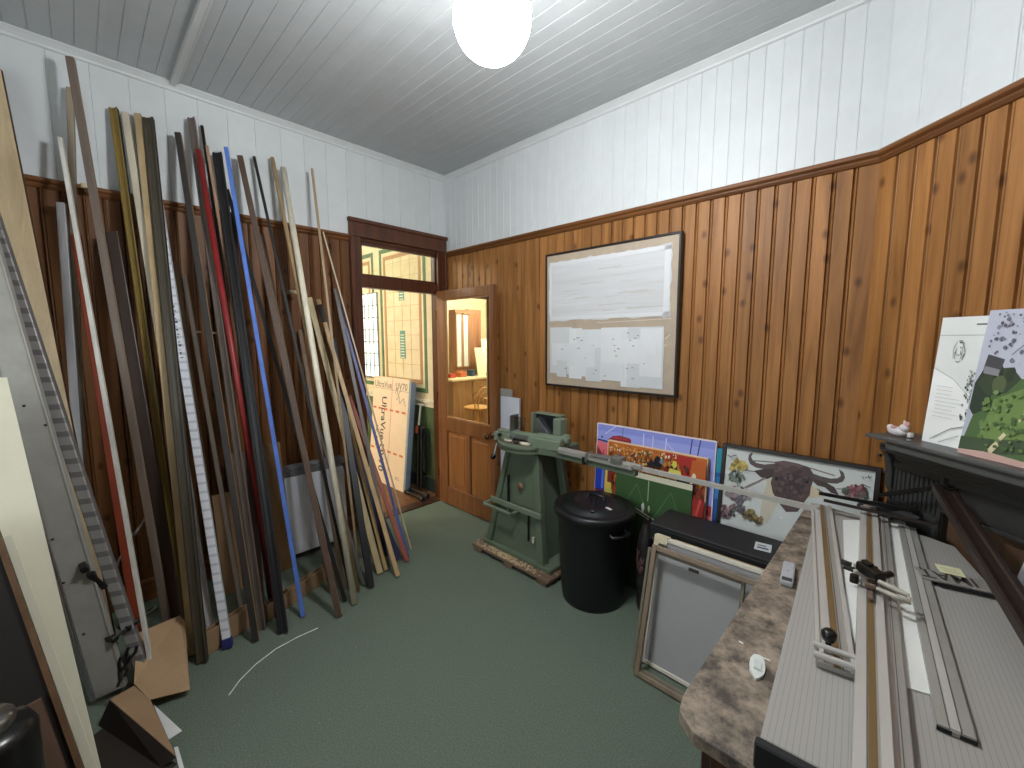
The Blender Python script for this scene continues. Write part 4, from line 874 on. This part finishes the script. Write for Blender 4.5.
# frames leaning on the case, in front of it
def openframe(name, lab, x0, x1, yb, yt, h, m, fw, th, back=None, rz=0, extra=None):
    w = x1-x0; M = frame_m((x0, yb, .003), (math.cos(rz), math.sin(rz), 0), (0, yt-yb, h)); H_ = math.hypot(h, yt-yb)
    e = empty(name, (x0, yb, 0), lab, 'frame')
    MB().box(0, fw, -th, 0, 0, H_, 0, M).box(w-fw, w, -th, 0, 0, H_, 0, M).box(fw, w-fw, -th, 0, 0, fw, 0, M).box(fw, w-fw, -th, 0, H_-fw, H_, 0, M).build('frame', m, e, bevel=.002)
    return e, M, w, H_
TAU = mat('8b7a66', .45, kind='wood', h2='7a6a58')
openframe('empty_frame', 'taupe empty picture frame standing foremost beside the workbench', 2.40, 2.87, -.76, -.615, .585, TAU, .022, .02)
openframe('empty_frame', 'second thin taupe empty frame just behind the foremost one', 2.372, 2.80, -.728, -.60, .555, mat('77715f', .45), .014, .02)
e, M, w, H_ = openframe('backed_picture', 'white edged picture with grey backing facing the room, behind the taupe frames', 2.385, 2.86, -.655, -.535, .60, mat('d8d3c4', .5), .018, .028)
MB().box(.016, w-.016, -.022, -.004, .016, H_-.016, 0, M).build('backing', mat('a3a3a3', .5), e)
MB().box(.17, .215, -.026, -.022, H_-.11, H_-.095, 0, M).build('hanger', mat('4a4743', .4, metal=.5), e)
MB().box(-.004, .06, -.034, .004, H_-.03, H_+.004, 0, M).box(-.004, .02, -.034, .004, H_-.10, H_-.02, 0, M).build('corner_protector', mat('d9cfb0', .6), e)
tag(MB().box(2.45, 2.88, -.51, -.49, .002, .585).box(2.45, 2.88, -.515, -.51, .56, .585).build('pine_stretcher', mat('b39a70', .6, kind='wood', h2='97805a', axis=0), bevel=.002), 'pale pine stretcher bar board between the backed picture and the black case', 'board')

# ------------------------------------------------------------------ workbench
BZ = .80
BTOP = mat('9c8e7d', .6, kind='stain', h2='463f38', bump=.25, scale=1.9)
def bench():
    pts = [(2.925, -.15), (2.925, -1.61), (2.935, -1.655), (2.975, -1.685), (3.9, -1.685), (3.9, -.98), (3.10, -.20), (3.07, -.15)]
    e = empty('workbench', (3.3, -1.0, 0), 'old wooden workbench with a stained and scuffed brown top', 'workbench')
    MB().slab(pts, BZ-.03, BZ).build('top', BTOP, e, bevel=.004, seg=2)
    LG = mat('4a2317', .45, kind='wood', h2='32160e')
    for x, y in ((2.98, -1.60), (2.98, -.25), (3.8, -1.6)):
        MB().box(x, x+.07, y, y+.07, 0, BZ-.03).build('leg', LG, e, bevel=.004)
    MB().box(2.99, 3.87, -1.625, -1.60, BZ-.17, BZ-.03).box(2.965, 2.99, -1.60, -.18, BZ-.17, BZ-.03).build('apron', LG, e, bevel=.003)
    d = MB().box(3.06, 3.5, -1.64, -1.622, BZ-.16, BZ-.045).build('drawer', LG, e, bevel=.003)
    MB().lathe([(0, 0), (.012, 0), (.009, .015), (.018, .03), (0, .035)], 16, 0, Matrix.Translation((3.28, -1.64, BZ-.1)) @ Matrix.Rotation(H2, 4, 'X')).build('knob', BR, d)
bench()
c = at(788, 574, 2, BZ+.01); M = Matrix.Translation((c.x, c.y, BZ+.001)) @ Matrix.Rotation(.12, 4, 'Z')
o = MB().box(-.018, .018, -.072, .072, 0, .02, 0, M).build('grey_gadget', mat('a9acb0', .45), bevel=.006, seg=3); tag(o, 'small rounded grey plastic case lying on the workbench top', 'case')
MB().box(-.014, .014, -.069, -.048, .0195, .0215, 0, M).build('dark_end', mat('3c3f42', .4), o, bevel=.001); MB().lathe([(.003, .0205), (0, .0205)], 8, 0, M).build('dimple', mat('55585c', .4), o)
c = at(757, 668, 2, BZ); M = Matrix.Translation((c.x, c.y, BZ+.0005)) @ Matrix.Rotation(.2, 4, 'Z')
mb = MB(); rd = random.Random(5)
mb.slab([(.016*math.cos(t*.52)*(1+rd.uniform(-.1, .1)), .042*math.sin(t*.52)*(1+rd.uniform(-.1, .1))) for t in range(12)], 0, .006, 0, M)
mb.box(-.008, .006, -.016, .012, .006, .011, 0, M @ Matrix.Rotation(.2, 4, 'Y'))
tag(mb.build('crumpled_wrapper', mat('d3d8d4', .35)), 'small crumpled clear wrapper on the workbench near its front', 'wrapper')
for (px, py, l, a, lab) in ((764, 659, .028, .1, 'tiny white chip on the workbench beside the wrapper'), (741, 643, .012, -.3, 'tiny white fleck on the workbench up from the wrapper'), (781, 518, .010, .3, 'tiny white fleck at the far end of the workbench')):
    c = at(px, py, 2, BZ); M = Matrix.Translation((c.x, c.y, BZ+.0005)) @ Matrix.Rotation(a, 4, 'Z')
    tag(MB().slab([(-l/2, -.002), (l/2, -.0015), (l*.4, .002), (-l*.4, .0015)], 0, .002, 0, M).build('paper_fleck', PAPER), lab, 'fleck')

# ------------------------------------------------------------------ mat cutter on the bench
def cutter():
    q0 = at(760, 737, 2, BZ+.05); q1 = at(808, 544, 2, BZ+.05); ang = math.atan2(-(q1.x-q0.x), q1.y-q0.y)
    O = V((q0.x, q0.y, BZ+.001)); b_ = V((math.cos(ang), math.sin(ang), 0)); a_ = V((-math.sin(ang), math.cos(ang), 0))
    M = Matrix.Translation(O) @ Matrix((b_, a_, ZZ)).transposed().to_4x4()
    Mi = M.inverted()
    L = lambda px, py, z: Mi @ at(px, py, 2, BZ+z)
    e = empty('mat_cutter', tuple(O), 'long grey mat cutting board with aluminium guide rails and cutting head on the workbench', 'mat cutter')
    top = .05
    BW = (L(955, 547, top)).x; BL = L(955, 547, top).y
    rib = stripes('9f9d98', '8b8884', .0095, 0, .12, .5)
    bd = MB(); BL0 = 1.30; rx = .45
    c1 = (rx, 1.12)
    poly = [(0, 0), (.62, 0), (.62, .72), (rx, L(985, 600, top).y), (BW, BL), (BW-.06, BL+.04), (0, BL0+.1)]
    bd.slab(poly, .012, top, 0, M @ Matrix.Identity(4)); o = bd.build('baseboard', rib, e, bevel=.002)
    # object coordinates must follow the board: move the mesh data into its own frame
    o.data.transform(Mi); o.matrix_parent_inverse = Matrix.Translation(O).inverted() @ M
    MB().box(-.006, .62, -.02, .0, .0, top+.001, 0, M).build('end_cap', mat('16181a', .5), e, bevel=.003)
    MB().box(.02, .06, .02, .06, 0, .013, 0, M).box(.02, .06, 1.2, 1.24, 0, .013, 0, M).box(.5, .54, .02, .06, 0, .013, 0, M).build('foot', mat('111213', .6), e)
    AL = mat('a9a7a2', .35, metal=.3, h2='a09e99'); AL2 = mat('bfbdb8', .35, metal=.2); BRZ = mat('76603c', .45, metal=.1); GRV = mat('5f5c58', .5)
    def rail(pa, pb, w, z, h, name, bands, ext0=0, ext1=0):
        a = M @ L(*pa, z+h); b = M @ L(*pb, z+h); a = V((a.x, a.y, BZ+z)); b = V((b.x, b.y, BZ+z)); d = (b-a).normalized(); a -= d*ext0; b += d*ext1
        s = V((-d.y, d.x, 0)); MM = Matrix.Translation(a) @ Matrix((s, d, ZZ)).transposed().to_4x4(); ln = (b-a).length
        o = MB().box(-w/2, w/2, 0, ln, 0, h, 0, MM).build(name, AL, e, bevel=.0015)
        for (x0, x1, dz, m, nm) in bands: MB().box(x0*w-w/2, x1*w-w/2, .001, ln-.001, h-.001, h+dz, 0, MM).build(nm, m, o)
        return o, MM, ln
    # left bar (bevel rail)
    o1, M1, l1 = rail((821, 505), (836, 668), .07, .052, .012, 'guide_rail', [(.0, .12, .004, AL2, 'rail_lip'), (.18, .42, .003, AL2, 'rail_lip'), (.45, .62, .0025, BRZ, 'bronze_strip'), (.86, 1, .004, AL2, 'rail_lip'), (.66, .69, .001, GRV, 'groove')])
    M1a = M1; 
    MB().tube([M1 @ V((-.04, l1+.0, .028)), M1 @ V((.045, l1+.0, .028))], .007, 10).tube([M1 @ V((-.04, l1-.035, .028)), M1 @ V((.045, l1-.035, .028))], .007, 10).box(-.03, -.022, l1-.035, l1, .012, .028, 0, M1).box(.025, .033, l1-.035, l1, .012, .028, 0, M1).build('end_bracket', AL2, e)
    kp = M1 @ V((-.012, l1-.06, .03))
    MB().tube([kp+V((0, 0, -.015)), kp+V((0, 0, .005))], .006, 8).lathe([(.0, .004), (.012, .004), (.015, .012), (.015, .022), (.010, .028), (0, .028)], 18, 0, Matrix.Translation(kp)).build('knob', mat('121212', .3), e)
    # white mat sheet under the middle rail
    q = [L(843, 520, .054), L(905, 520, .054), L(932, 695, .054), L(868, 676, .054), L(846, 620, .054)]
    sh = MB().slab([(v.x, v.y) for v in q], .0505, .0535, 0, M).build('white_mat_sheet', mat('dfe1dd', .6)); tag(sh, 'white sheet of mat board clamped under the middle rail of the cutter', 'mat board')
    # middle double rail
    o2, M2, l2 = rail((869, 508), (873, 775), .052, .056, .028, 'guide_rail', [(.0, .34, .004, AL2, 'rail_lip'), (.40, .62, .0015, BRZ, 'bronze_strip'), (.70, 1.0, .004, AL2, 'rail_lip')], 0, .08)
    o3, M3, l3 = rail((882.5, 512), (903, 775), .032, .056, .014, 'guide_rail', [(.1, .4, .003, AL2, 'rail_lip'), (.55, .6, .001, GRV, 'groove')], 0, .08)
    MB().lathe([(0, .045), (.018, .043), (.026, .034), (.026, .0)], 20, 0, M2 @ Matrix.Translation((0, .02, .0))).build('rail_end_cap', mat('d4d4d2', .2, metal=.7), e)
    # right rail
    o4, M4, l4 = rail((907, 527), (957, 733), .050, .052, .010, 'guide_rail', [(.0, .3, .002, AL, 'rail_lip'), (.34, .60, .004, AL2, 'rail_lip'), (.66, .98, .002, AL, 'rail_lip'), (.31, .335, .0012, GRV, 'groove'), (.61, .64, .0012, GRV, 'groove')])
    MB().box(-.026, -.006, l4-.002, l4+.001, .001, .009, 0, M4).box(.004, .026, l4-.002, l4+.001, .001, .009, 0, M4).build('rail_slot', DKS, e)
    # cross bar with lettering, read upside down from here
    pa = at(921, 574, 2, BZ+.064); pb = at(980, 586.5, 2, BZ+.064); d = (pb-pa); d.z = 0; ln5 = d.length; d.normalize(); s = V((-d.y, d.x, 0))
    MM = Matrix.Translation(V((pa.x, pa.y, BZ+.064))) @ Matrix((d, s, ZZ)).transposed().to_4x4()
    cb_ = MB().box(-.008, ln5+.2, -.034, .034, 0, .006, 0, MM).build('cross_bar', AL, e, bevel=.001)
    MB().box(.03, ln5+.09, -.040, -.034, -.008, .0, 0, MM).build('cross_bar_lip', DKS, cb_)
    T = MM @ Matrix.Translation((ln5-.005, .026, .0062)) @ Matrix.Rotation(math.pi, 4, 'Z') @ Matrix.Rotation(-H2, 4, 'X')
    text('IMAT', .074, T, mat('3f3a34', .5), cb_, font_scale_x=.72)
    for yy in (.024, -.024): MB().lathe([(.004, .0085), (0, .0085)], 8, 0, MM @ Matrix.Translation((.004, yy, 0))).build('screw', DKS, cb_)
    np_ = at(950, 570, 2, BZ+.073)
    nt_ = Matrix.Translation((np_.x, np_.y, BZ+.0712)) @ Matrix((d, s, ZZ)).transposed().to_4x4() @ Matrix.Rotation(-.05, 4, 'Z')
    nn = MB().box(-.028, .028, -.028, .028, 0, .0012, 0, nt_)
    nn = tag(nn.build('sticky_note', mat('dcdbb2', .7)), 'pale yellow sticky note on the lettered cross bar of the cutter', 'note')
    mk = MB()
    for i in range(2): mk.box(-.02+.005*i, .014+.005*i, .006-.018*i, .0075-.018*i, .0012, .0016, 0, nt_)
    mk.build('pen_marks', mat('8d8c74', .7), nn)
    # cutting head on the middle rail
    hp = M2.inverted() @ at(878, 580, 2, BZ+.1); hy = hp.y
    B = mat('15140f', .35)
    H = M2 @ Matrix.Translation((0, hy, .034)) @ Matrix.Diagonal((.74, -.74, .8, 1))
    hd = MB().box(-.028, .034, -.07, .055, 0, .016, 0, H).build('carriage', mat('8d8a86', .35, metal=.5), e, bevel=.003)
    Hr = H @ Matrix.Rotation(math.radians(38), 4, 'Z')
    MB().box(-.022, .022, -.045, .05, .018, .052, 0, Hr).box(-.012, .012, .0, .04, .052, .064, 0, Hr).build('blade_holder', B, hd, bevel=.006, seg=2)
    MB().tube([Hr @ V((.018, -.03, .035)), Hr @ V((.055, -.02, .04))], .009, 10).tube([Hr @ V((.02, .03, .03)), Hr @ V((.05, .04, .03))], .006, 10).build('thumb_screw', B, hd)
    MB().box(-.018, .012, -.10, -.045, .014, .03, 0, H).box(-.01, .008, -.16, -.10, .004, .012, 0, H).build('slide_block', mat('6d5c50', .4), hd, bevel=.002)
    MB().box(-.055, -.028, -.03, .05, .0, .012, 0, H).tube([H @ V((-.045, .045, .012)), H @ V((-.045, .045, .03))], .006, 8).tube([H @ V((-.045, -.01, .012)), H @ V((-.045, -.01, .03))], .006, 8).build('side_bracket', AL2, hd, bevel=.001)
    for (x, y) in ((-.07, .045), (-.06, .005)):
        MB().tube([H @ V((x-.022, y, .026)), H @ V((x+.012, y-.004, .024))], .0075, 10).build('black_lever', B, hd)
    for (x, y) in ((-.048, -.065), (.0, -.075)):
        MB().tube([H @ V((x, y, .008)), H @ V((x, y, .034))], .010, 12).build('knob', B, hd)
    pale = mat('a9a698', .4)  # grey tubes model a metal bracket plus the shadow beside it
    MB().tube([H @ V((.02, -.055, .03)), H @ V((.06, -.075, .03)), H @ V((.10, -.09, .026))], [.006, .008, .006], 10).build('bracket_shadow', pale, hd)
    MB().tube([H @ V((.015, -.10, .024)), H @ V((.06, -.12, .024)), H @ V((.10, -.13, .022)), H @ V((.10, -.10, .022))], [.005, .007, .006, .005], 10).build('bracket_shadow_wire', pale, hd)
    return e
cutter()
# black mouldings lying across the back of the cutter and along it
def lath(name, lab, a, b, w, d, m, up=(0, 0, 1)):
    M, L = beam_m(a, b, up); pts, fr = profile('cove', w, d); mb = MB(); n = len(pts)
    vs = [(p[0], p[1], 0) for p in pts]+[(p[0], p[1], L) for p in pts]
    mb.add(vs, [(i, (i+1) % n, (i+1) % n+n, i+n) for i in range(n)]+[list(range(n)), list(range(n, 2*n))], 0, False, M)
    return tag(mb.build(name, m), lab, 'moulding')
BLK = mat('121011', .3); DBR = mat('241a17', .4)
lath('frame_moulding', 'black moulding lying across the far end of the mat cutter, upper of two', at(819, 494, 2, .92), at(905, 510, 2, .92)+V((.04, 0, 0)), .026, .014, BLK)
lath('frame_moulding', 'black moulding lying across the far end of the mat cutter, lower of two', at(824, 501, 2, .905), at(935, 526, 2, .905), .022, .012, DBR)
lath('frame_moulding', 'thick dark brown moulding running down the right side of the mat cutter', atd(944, 492, .13), at(1070, 690, 2, .90), .062, .024, mat('2f2420', .38))
lath('frame_moulding', 'thin black moulding lying against the fireplace behind the mat cutter', atd(880, 497, .1), atd(952, 488, .13), .02, .014, BLK)
wsa, wsb = atd(997, 547, .062), atd(1020, 586, .085)
wsM = frame_m(wsb, U3, wsa-wsb)
tag(MB().box(-.012, .30, -.002, .0, -.06, (wsa-wsb).length, 0, wsM).build('white_sheet', mat('c9ccd2', .5)), 'white sheet leaning on the brown fireplace board right of the brown moulding', 'paper')

# ------------------------------------------------------------------ fireplace surround with mantel shelf
def fireplace():
    M = Matrix.Translation(P3) @ Matrix((U3, -N3, ZZ)).transposed().to_4x4()      # x along wall, -y into room
    K = mat('353635', .45, kind='plain', h2='2e2f2e'); K2 = mat('393a39', .42)
    e = empty('fireplace_surround', tuple(P3+U3*.95+N3*.05), 'dark painted fireplace surround with mantel shelf and reeded panel on the diagonal wall', 'fireplace')
    MB().box(.262, 1.66, -.20, -.0, 1.186, 1.20, 0, M).box(.335, 1.64, -.185, 0, 1.155, 1.186, 0, M).build('mantel_shelf', mat('505251', .4), e, bevel=.004, seg=2)
    cv = MB()
    for i, (y, z) in enumerate([(.16, 1.14), (.13, 1.125), (.11, 1.105), (.09, 1.085)]): cv.box(.285+.008*i, 1.65-.01*i, -y, 0, z, z+.018, 0, M)
    cv.build('cornice_moulding', K, e, bevel=.003)
    b = MB()
    b.box(.245, .45, -.06, 0, 0, 1.155, 0, M).box(1.46, 1.66, -.06, 0, 0, 1.155, 0, M).box(.45, 1.46, -.055, 0, .95, 1.155, 0, M)
    b.box(.245, .258, -.070, -.06, .0, 1.085, 0, M).box(.437, .45, -.070, -.06, .0, 1.085, 0, M).box(.258, .437, -.070, -.06, 1.06, 1.085, 0, M).box(.245, .45, -.070, -.06, .90, .92, 0, M)
    b.box(.47, 1.44, -.066, -.055, 1.055, 1.085, 0, M).box(.45, 1.46, -.068, -.055, .95, .965, 0, M).box(.47, .485, -.066, -.055, .965, 1.055, 0, M)
    b.build('surround', K, e, bevel=.002)
    r = MB()
    for i in range(10): r.box(.265+i*.0172, .2735+i*.0172, -.066, -.06, .93, 1.055, 0, M)
    r.build('reeding', K2, e, bevel=.002)
    br = MB()   # scroll bracket at the left under the shelf
    pts = [(.24, -.0), ]
    prof = [(0.0, 1.155), (-.115, 1.155), (-.11, 1.13), (-.085, 1.09), (-.075, 1.03), (-.075, .98), (-.06, .95), (-.03, .93), (0, .93)]
    n = len(prof)
    for x0, x1 in ((.236, .262),):
        vs = [M @ V((x0, y, z)) for y, z in prof]+[M @ V((x1, y, z)) for y, z in prof]
        br.add(vs, [list(range(n)), list(range(n, 2*n))]+[(i, (i+1) % n, (i+1) % n+n, i+n) for i in range(n)])
    for k, (y, z) in enumerate([(-.10, 1.10), (-.07, 1.03), (-.045, .965)]): br.lathe([(0, .05), (.012, .048), (.02, .03), (.022, 0)], 14, 0, M @ Matrix.Translation((.236, y, z)) @ Matrix.Rotation(-H2, 4, 'Y') @ Matrix.Scale(.3, 4))
    br.build('scroll_bracket', K2, e, bevel=.002)
    MB().box(.45, 1.46, -.035, -.004, 0, .95, 0, M).build('hearth_panel', mat('5f4630', .6, kind='wood', h2='4a3524'), e)
    return M
FM = fireplace()
# dark clutter below the bracket
tag(MB().tube([FM @ V((.21, -.13, .885)), FM @ V((.30, -.12, .90)), FM @ V((.42, -.105, .905))], [.018, .024, .014], 10).tube([FM @ V((.20, -.14, .875)), FM @ V((.33, -.12, .878))], .012, 8).build('dark_cloth', mat('2b2d2c', .8, kind='stain', h2='1a1b1b', bump=.5)), 'dark crumpled cloth lying under the left end of the mantel', 'cloth')

# tiny pale bits trodden into the carpet
fl = MB(); rdf = random.Random(31)
for _ in range(70):
    px, py = rdf.uniform(230, 640), rdf.uniform(560, 765); q = at(px, py, 2, .001)
    if q.y < -3.5 or q.x > 2.3: continue
    z_ = rdf.uniform(.0007, .0017); fl.box(-z_, z_, -z_*.6, z_*.6, 0, .0015, 0, Matrix.Translation(q) @ Matrix.Rotation(rdf.uniform(0, 3), 4, 'Z'))
tag(fl.build('carpet_lint', mat('a9ab9c', .8)), 'tiny pale bits scattered over the green carpet', 'lint', kind='stuff')
# things on the mantel
def onmantel(name, lab, cat, p0, p1, ztop, offb, offt, base, items, th=.012, edge=None):
    q = FM.inverted(); a = q @ atd(p0[0], p0[1], offb); b = q @ atd(p1[0], p1[1], offb)
    x0, x1 = a.x, b.x; w = x1-x0
    M = FM @ frame_m((x0, -offb, 1.201), (1, 0, 0), (0, offb-offt, ztop-1.201)); h = math.hypot(ztop-1.201, offb-offt)
    e = empty(name, tuple(FM @ V((x0+w/2, -offb, 1.2))), lab, cat)
    art('picture', M, w, h, th, base, items, e)
    return e, M, w, h
rd = random.Random(9)
it = [('8a8f8e', line(.0, .86, 1, .86, .004)), ('6a6d6c', line(.55, .94, .72, .94, .012)), ('b4b8b6', line(.5, 0, .5, .002, .004)), ('c9cccb', [(0, 0), (.98, 0), (.98, .30), (.0, .62)])]
it = it[:2]+[('f0f2ef', [(0, 0), (1, 0), (1, .20), (.72, .38), (.35, .52), (0, .60)]), ('9aa09c', line(0, .60, .35, .52, .005)), ('9aa09c', line(.35, .52, .72, .36, .005))]
for _ in range(34):
    a = rd.uniform(0, 6.28); q = rd.uniform(.02, .10); it.append((rd.choice(['5d6260', '7a7f7d', '484c4b']), line(.36+q*math.cos(a), .73+q*math.sin(a), .36+q*math.cos(a+.6), .73+q*math.sin(a+.6), .006)))
for _ in range(60):
    u = .62+rd.uniform(-.07, .12); v = rd.uniform(.22, .60); it.append((rd.choice(['3f4342', '6a6f6d', '8d918f']), blob(u, v, rd.uniform(.006, .016), 6)))
for i in range(9): it.append(('b9bdbb', line(.12, .46-.03*i, .45+rd.uniform(-.1, .1), .455-.03*i, .003)))
it += [('4c504e', line(.15, .03, .45, .14, .006)), ('4c504e', line(.45, .14, .8, .20, .006)), ('8d918f', line(.3, .02, .6, .10, .005))]
onmantel('ink_drawing', 'black and white ink drawing leaning on the mantel, left of the garden painting', 'drawing', (922, 438), (985, 455), 1.645, .105, .075, 'dfe2df', it)
it = [('b9bccb', [(0, .55), (1, .55), (1, 1), (0, 1)]), ('4f6a3c', [(0, 0), (1, 0), (1, .50), (.7, .56), (.35, .54), (.12, .40)]), ('708a4c', [(.2, .12), (.7, .16), (1, .3), (1, .45), (.6, .5), (.28, .40)]), ('42543a', [(0, .02), (.5, .05), (1, .12), (1, .2), (.4, .14), (0, .12)]),
      ('2c3a2c', [(.02, .32), (.08, .28), (.22, .33), (.25, .45), (.20, .56), (.10, .62), (.02, .50)]), ('36452f', [(.05, .5), (.15, .6), (.4, .62), (.52, .55), (.40, .45), (.2, .42)]), ('23301f', blob(.26, .58, .055, 10, .15)), ('2b3926', blob(.40, .57, .05, 10, .15)), ('53603f', blob(.30, .50, .06, 10, .15, 1.3)),
      ('454547', [(.08, .60), (.28, .58), (.30, .67), (.10, .70)]), ('87878c', [(.09, .57), (.27, .555), (.27, .60), (.09, .62)]), ('c9c6a0', [(.62, .53), (1, .51), (1, .55), (.65, .56)]), ('d9cfa8', line(.42, .12, .50, .20, .035)), ('c9c79a', line(.60, .28, .66, .36, .02)), ('d9cfa8', line(.36, .05, .44, .12, .05)),
      ('c9a79c', [(0, 0), (1, 0), (1, .03), (.35, .05), (0, .03)]), ('5d5a4c', line(.62, .62, .78, .90, .03)), ('5d5a4c', line(.66, .70, .98, .97, .02)), ('6a6a66', line(.60, .66, .42, .92, .008)), ('6a6a66', line(.52, .80, .36, .70, .006)), ('6a6a66', line(.50, .84, .56, .98, .006)), ('5d6a44', blob(.88, .80, .10, 10, .3)), ('77835a', blob(.95, .68, .09, 10, .3))]
for _ in range(60):
    u = rd.uniform(.08, .6); v = rd.uniform(.66, .98); it.append((rd.choice(['6d6b7a', '8a8896', '5a5764']), blob(u, v, rd.uniform(.005, .016), 6, .3, 1.6)))
for _ in range(70):
    u = rd.uniform(.2, 1); v = rd.uniform(.06, .45); it.append((rd.choice(['647f45', '6a844a', '4d6638', '76905a']), blob(u, v, rd.uniform(.008, .02), 6, .3, 2.2)))
onmantel('garden_painting', 'garden landscape painting with green lawn and bare tree on the mantel', 'painting', (958, 446), (1050, 470), 1.66, .15, .095, 'b4b8c6', it, .018)
def figurine():
    c = atd(897, 434, .13); c.z = 1.2012
    Wt = mat('d5d0d2', .35); Pk = mat('c99a98', .4)
    e = empty('rabbit_figurine', tuple(c), 'small white and pink china animal figurine on the left end of the mantel', 'figurine')
    def ell(p, r, m, nm, rot=0):
        M = Matrix.Translation(c) @ Matrix.Rotation(-A3, 4, 'Z') @ Matrix.Translation(p) @ Matrix.Rotation(rot, 4, 'Y') @ Matrix.Diagonal((*r, 1))
        MB().lathe([(math.sin(math.pi*t/12)+.0001, -math.cos(math.pi*t/12)) for t in range(13)], 20, 0, M).build(nm, m, e)
    ell((0, 0, .018), (.036, .02, .018), Wt, 'body'); ell((.026, 0, .036), (.016, .014, .015), Wt, 'head'); ell((.036, 0, .05), (.009, .008, .012), Pk, 'ear', .4); ell((.020, .008, .05), (.006, .005, .014), Wt, 'ear', -.3)
    ell((-.028, 0, .028), (.012, .012, .012), Wt, 'tail'); ell((-.004, -.012, .034), (.012, .008, .006), Pk, 'flower'); 
    c2 = atd(910, 438, .16); MB().lathe([(0, 0), (.009, 0), (.009, .028), (.007, .03), (0, .03)], 16, 0, Matrix.Translation((c2.x, c2.y, 1.2012))).build('x', mat('c9c6c8', .35))
    o = bpy.data.objects[-1] if False else [q for q in COL.objects if q.name == 'x'][0]; o.name = 'small_bottle'; tag(o, 'tiny pale bottle beside the china figurine on the mantel', 'bottle')
    MB().lathe([(.0093, .008), (.0093, .014)], 16, 0, Matrix.Translation((c2.x, c2.y, 1.2012))).build('dark_band', mat('3a3538', .4), o)
figurine()

# ------------------------------------------------------------------ added glowing window behind the camera, fill light to soften shadows
wf3 = MB(); wx0, wx1, wz0, wz1 = .9, 2.6, .95, 2.25
for a, b in ((wx0, wx0+.06), (wx1-.06, wx1), ((wx0+wx1)/2-.03, (wx0+wx1)/2+.03)): wf3.box(a, b, YB+.0, YB+.04, wz0, wz1)
wf3.box(wx0, wx1, YB, YB+.04, wz0, wz0+.06).box(wx0, wx1, YB, YB+.04, wz1-.06, wz1).box(wx0-.05, wx1+.05, YB, YB+.07, wz0-.04, wz0)
w3 = tag(wf3.build('fill_window', WHITEP, bevel=.003), kind='structure')
MB().box(wx0+.05, wx1-.05, YB+.008, YB+.014, wz0+.05, wz1-.05).build('glass_pane', emit('e6eef2', 3.2, 'fill_window_glow'), w3)

# ------------------------------------------------------------------ world and colour
wd_ = bpy.data.worlds.new('world'); S.world = wd_; wd_.use_nodes = True
wd_.node_tree.nodes['Background'].inputs[0].default_value = (.6, .65, .7, 1); wd_.node_tree.nodes['Background'].inputs[1].default_value = .05
S.view_settings.view_transform = 'Standard'; S.view_settings.look = 'None'; S.view_settings.exposure = .38; S.view_settings.gamma = 1; S.view_settings.use_curve_mapping = False
